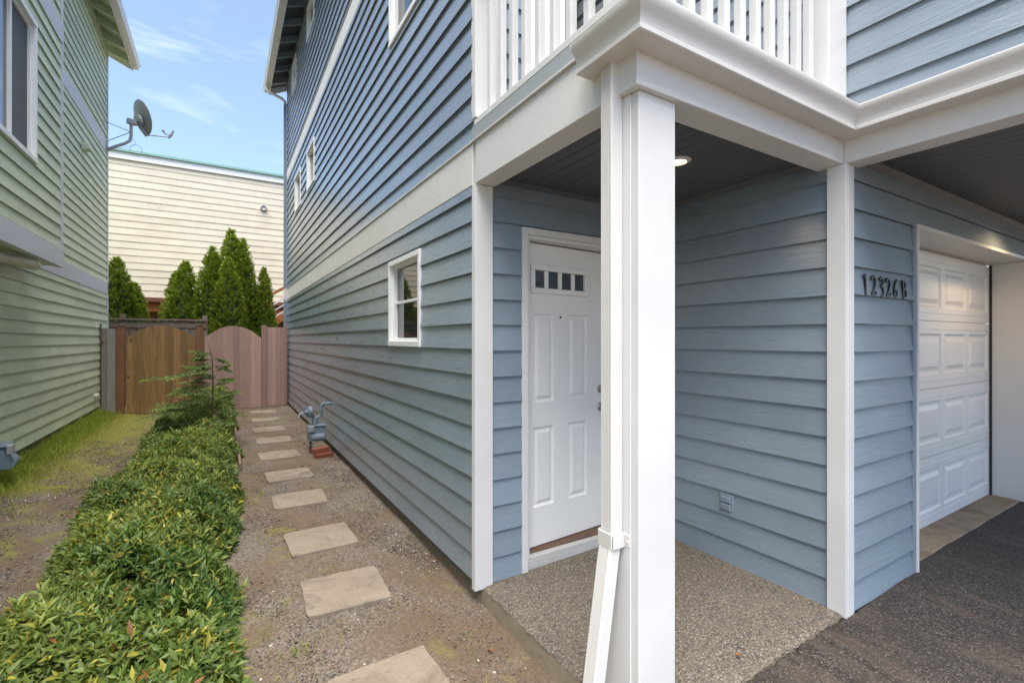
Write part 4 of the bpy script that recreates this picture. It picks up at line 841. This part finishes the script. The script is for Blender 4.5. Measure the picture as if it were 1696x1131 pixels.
for cx, cy, n in [(.25,2.35,70),(.30,2.62,60),(.36,2.2,50),(.18,2.9,40),(.5,2.72,25),(.34,5.5,40),(.25,4.2,30),(1.05,2.9,14),(1.12,2.3,16),(.95,1.95,20),(-1.2,8.3,140),(-1.0,9.4,160),(-1.25,6.9,120),(-1.1,10.6,160),(-.95,7.6,90),(.3,6.9,30),(1.15,4.6,18)]: p.append(patch(n, cx, cy, .06 if cx > 0 else .12, .015, .06))
V, T, C = join(p); tag(link('grass', arrays_mesh('grass', V, T, C), M['grass']), 'bright yellow green grass along the green house and scattered weeds', 'grass', kind='stuff')

# loose gravel: many small faceted stones
def pebbles(n, xf, yf, smin, smax, tone=1):
    x = xf(n); y = yf(n); keep = lump(x, y, 2.3, 4.4)+rng.normal(0,.7,n) > -.35; x, y = x[keep], y[keep]; n = len(x)
    s = smin + (smax-smin)*rng.random(n)**3; z = gz(x, y) + s*.15
    base = np.array([[1,0,0],[-1,0,0],[0,1,0],[0,-1,0],[0,0,1],[0,0,-1]], float); A = rng.normal(0,1,(n,3,3)); Q, _ = np.linalg.qr(A)
    sc = np.stack([rnd(n,.7,1.2), rnd(n,.5,.95), rnd(n,.35,.7)], 1); V = base[None]*sc[:,None]*(1+rng.normal(0,.13,(n,6,1))); V = np.einsum('nij,nkj->nki', Q, V)*s[:,None,None]*.5 + np.stack([x,y,z],1)[:,None]
    F = np.array([[0,2,4],[2,1,4],[1,3,4],[3,0,4],[2,0,5],[1,2,5],[3,1,5],[0,3,5]]); T = ((np.arange(n)*6)[:,None,None] + F[None]).reshape(-1,3)
    k = rng.random(n)[:,None]; c = np.array([[.085,.07,.057]])*(1-k) + np.array([[.28,.24,.20]])*k; c = np.where(rng.random((n,1)) < .04, np.array([[.55,.52,.47]]), c); c = np.where(rng.random((n,1)) < .15, np.array([[.30,.19,.11]]), c)
    return V.reshape(-1,3), T, np.repeat(c*tone, 6, axis=0)
def notstone(x, y):
    ok = np.ones(len(x), bool)
    for sx_, sy_, a, w in spots: ok &= ~((np.abs(x-sx_) < w/2+.005) & (np.abs(y-sy_) < w/2+.005))
    return ok
def xs_path(n): return rnd(n, .0, 1.31)
p = [pebbles(30000, xs_path, lambda n: 1.3+5.2*rng.random(n)**1.15, .006, .022), pebbles(9000, lambda n: 1.33-np.abs(rng.normal(0,.16,n)), lambda n: rnd(n,1.4,9), .008, .026), pebbles(9000, xs_path, lambda n: rnd(n,6,12.2), .008, .02), pebbles(20000, lambda n: rnd(n,-2.0,-.75), lambda n: rnd(n,2.8,9.5), .010, .028, 1.1)]
stray = []
for sx_, sy_, a, w in spots[:7]:
    q = pebbles(16, lambda n: sx_+rng.uniform(-.23,.23,n), lambda n: sy_+rng.uniform(-.23,.23,n), .005, .013); q[0][:,2] += .015; stray.append(q)
V, T, C = join(p); cen = V.reshape(-1,6,3).mean(1); ok = notstone(cen[:,0], cen[:,1]); ok &= ~((cen[:,0] > 1.36) & (cen[:,1] < 2.7)); vi = np.repeat(ok, 6); T = T.reshape(-1,8,3)[ok].reshape(-1,3); mp_ = np.cumsum(vi)-1; T = mp_[T]
V, T, C = join([(V[vi], T, C[vi])] + stray)
tag(link('gravel', arrays_mesh('gravel', V, T, C), M['pebble']), 'loose grey and tan gravel over the side yard', 'gravel', kind='stuff')
# fallen leaves and the ornament on the railing
for x, y, z, a, lab in [(1.26,3.02,-.10,.4,'orange fallen leaf on gravel next to the blue wall'),(1.21,2.18,-.115,1.9,'orange fallen leaf beside the porch slab edge'),(2.10,1.36,.024,2.6,'small brown leaf on the slab front edge')]:
    V, T, C = leaves(np.array([[0,0,.004]]), np.array([[math.cos(a),math.sin(a),.15]]), np.array([[0,0,1.]]), np.array([.034]), np.array([.022]), np.array([[.36,.15,.05]]), .2, .05)
    V2 = V.copy(); V2[:,2] += .0012; V = np.r_[V, V2] + np.array([[x,y,z+.004]]); T = np.r_[T, T[:,::-1]+5]; C = np.r_[C, C]
    tag(link('fallen_leaf', arrays_mesh('fallen_leaf', V, T, C), M['leaf']), lab, 'leaf', 'fallen leaves')
st = []
for k in range(10): rr = .055 if k % 2 == 0 else .024; a = math.pi/2+k*math.pi/5+math.pi; st.append((1.345, 1.60+rr*math.cos(a), 3.075+rr*math.sin(a)))
tag(MB().extr(st, (-.006,0,0)).build('star_ornament', M['yellow'], None), 'yellow star ornament hanging on the balcony railing', 'ornament')
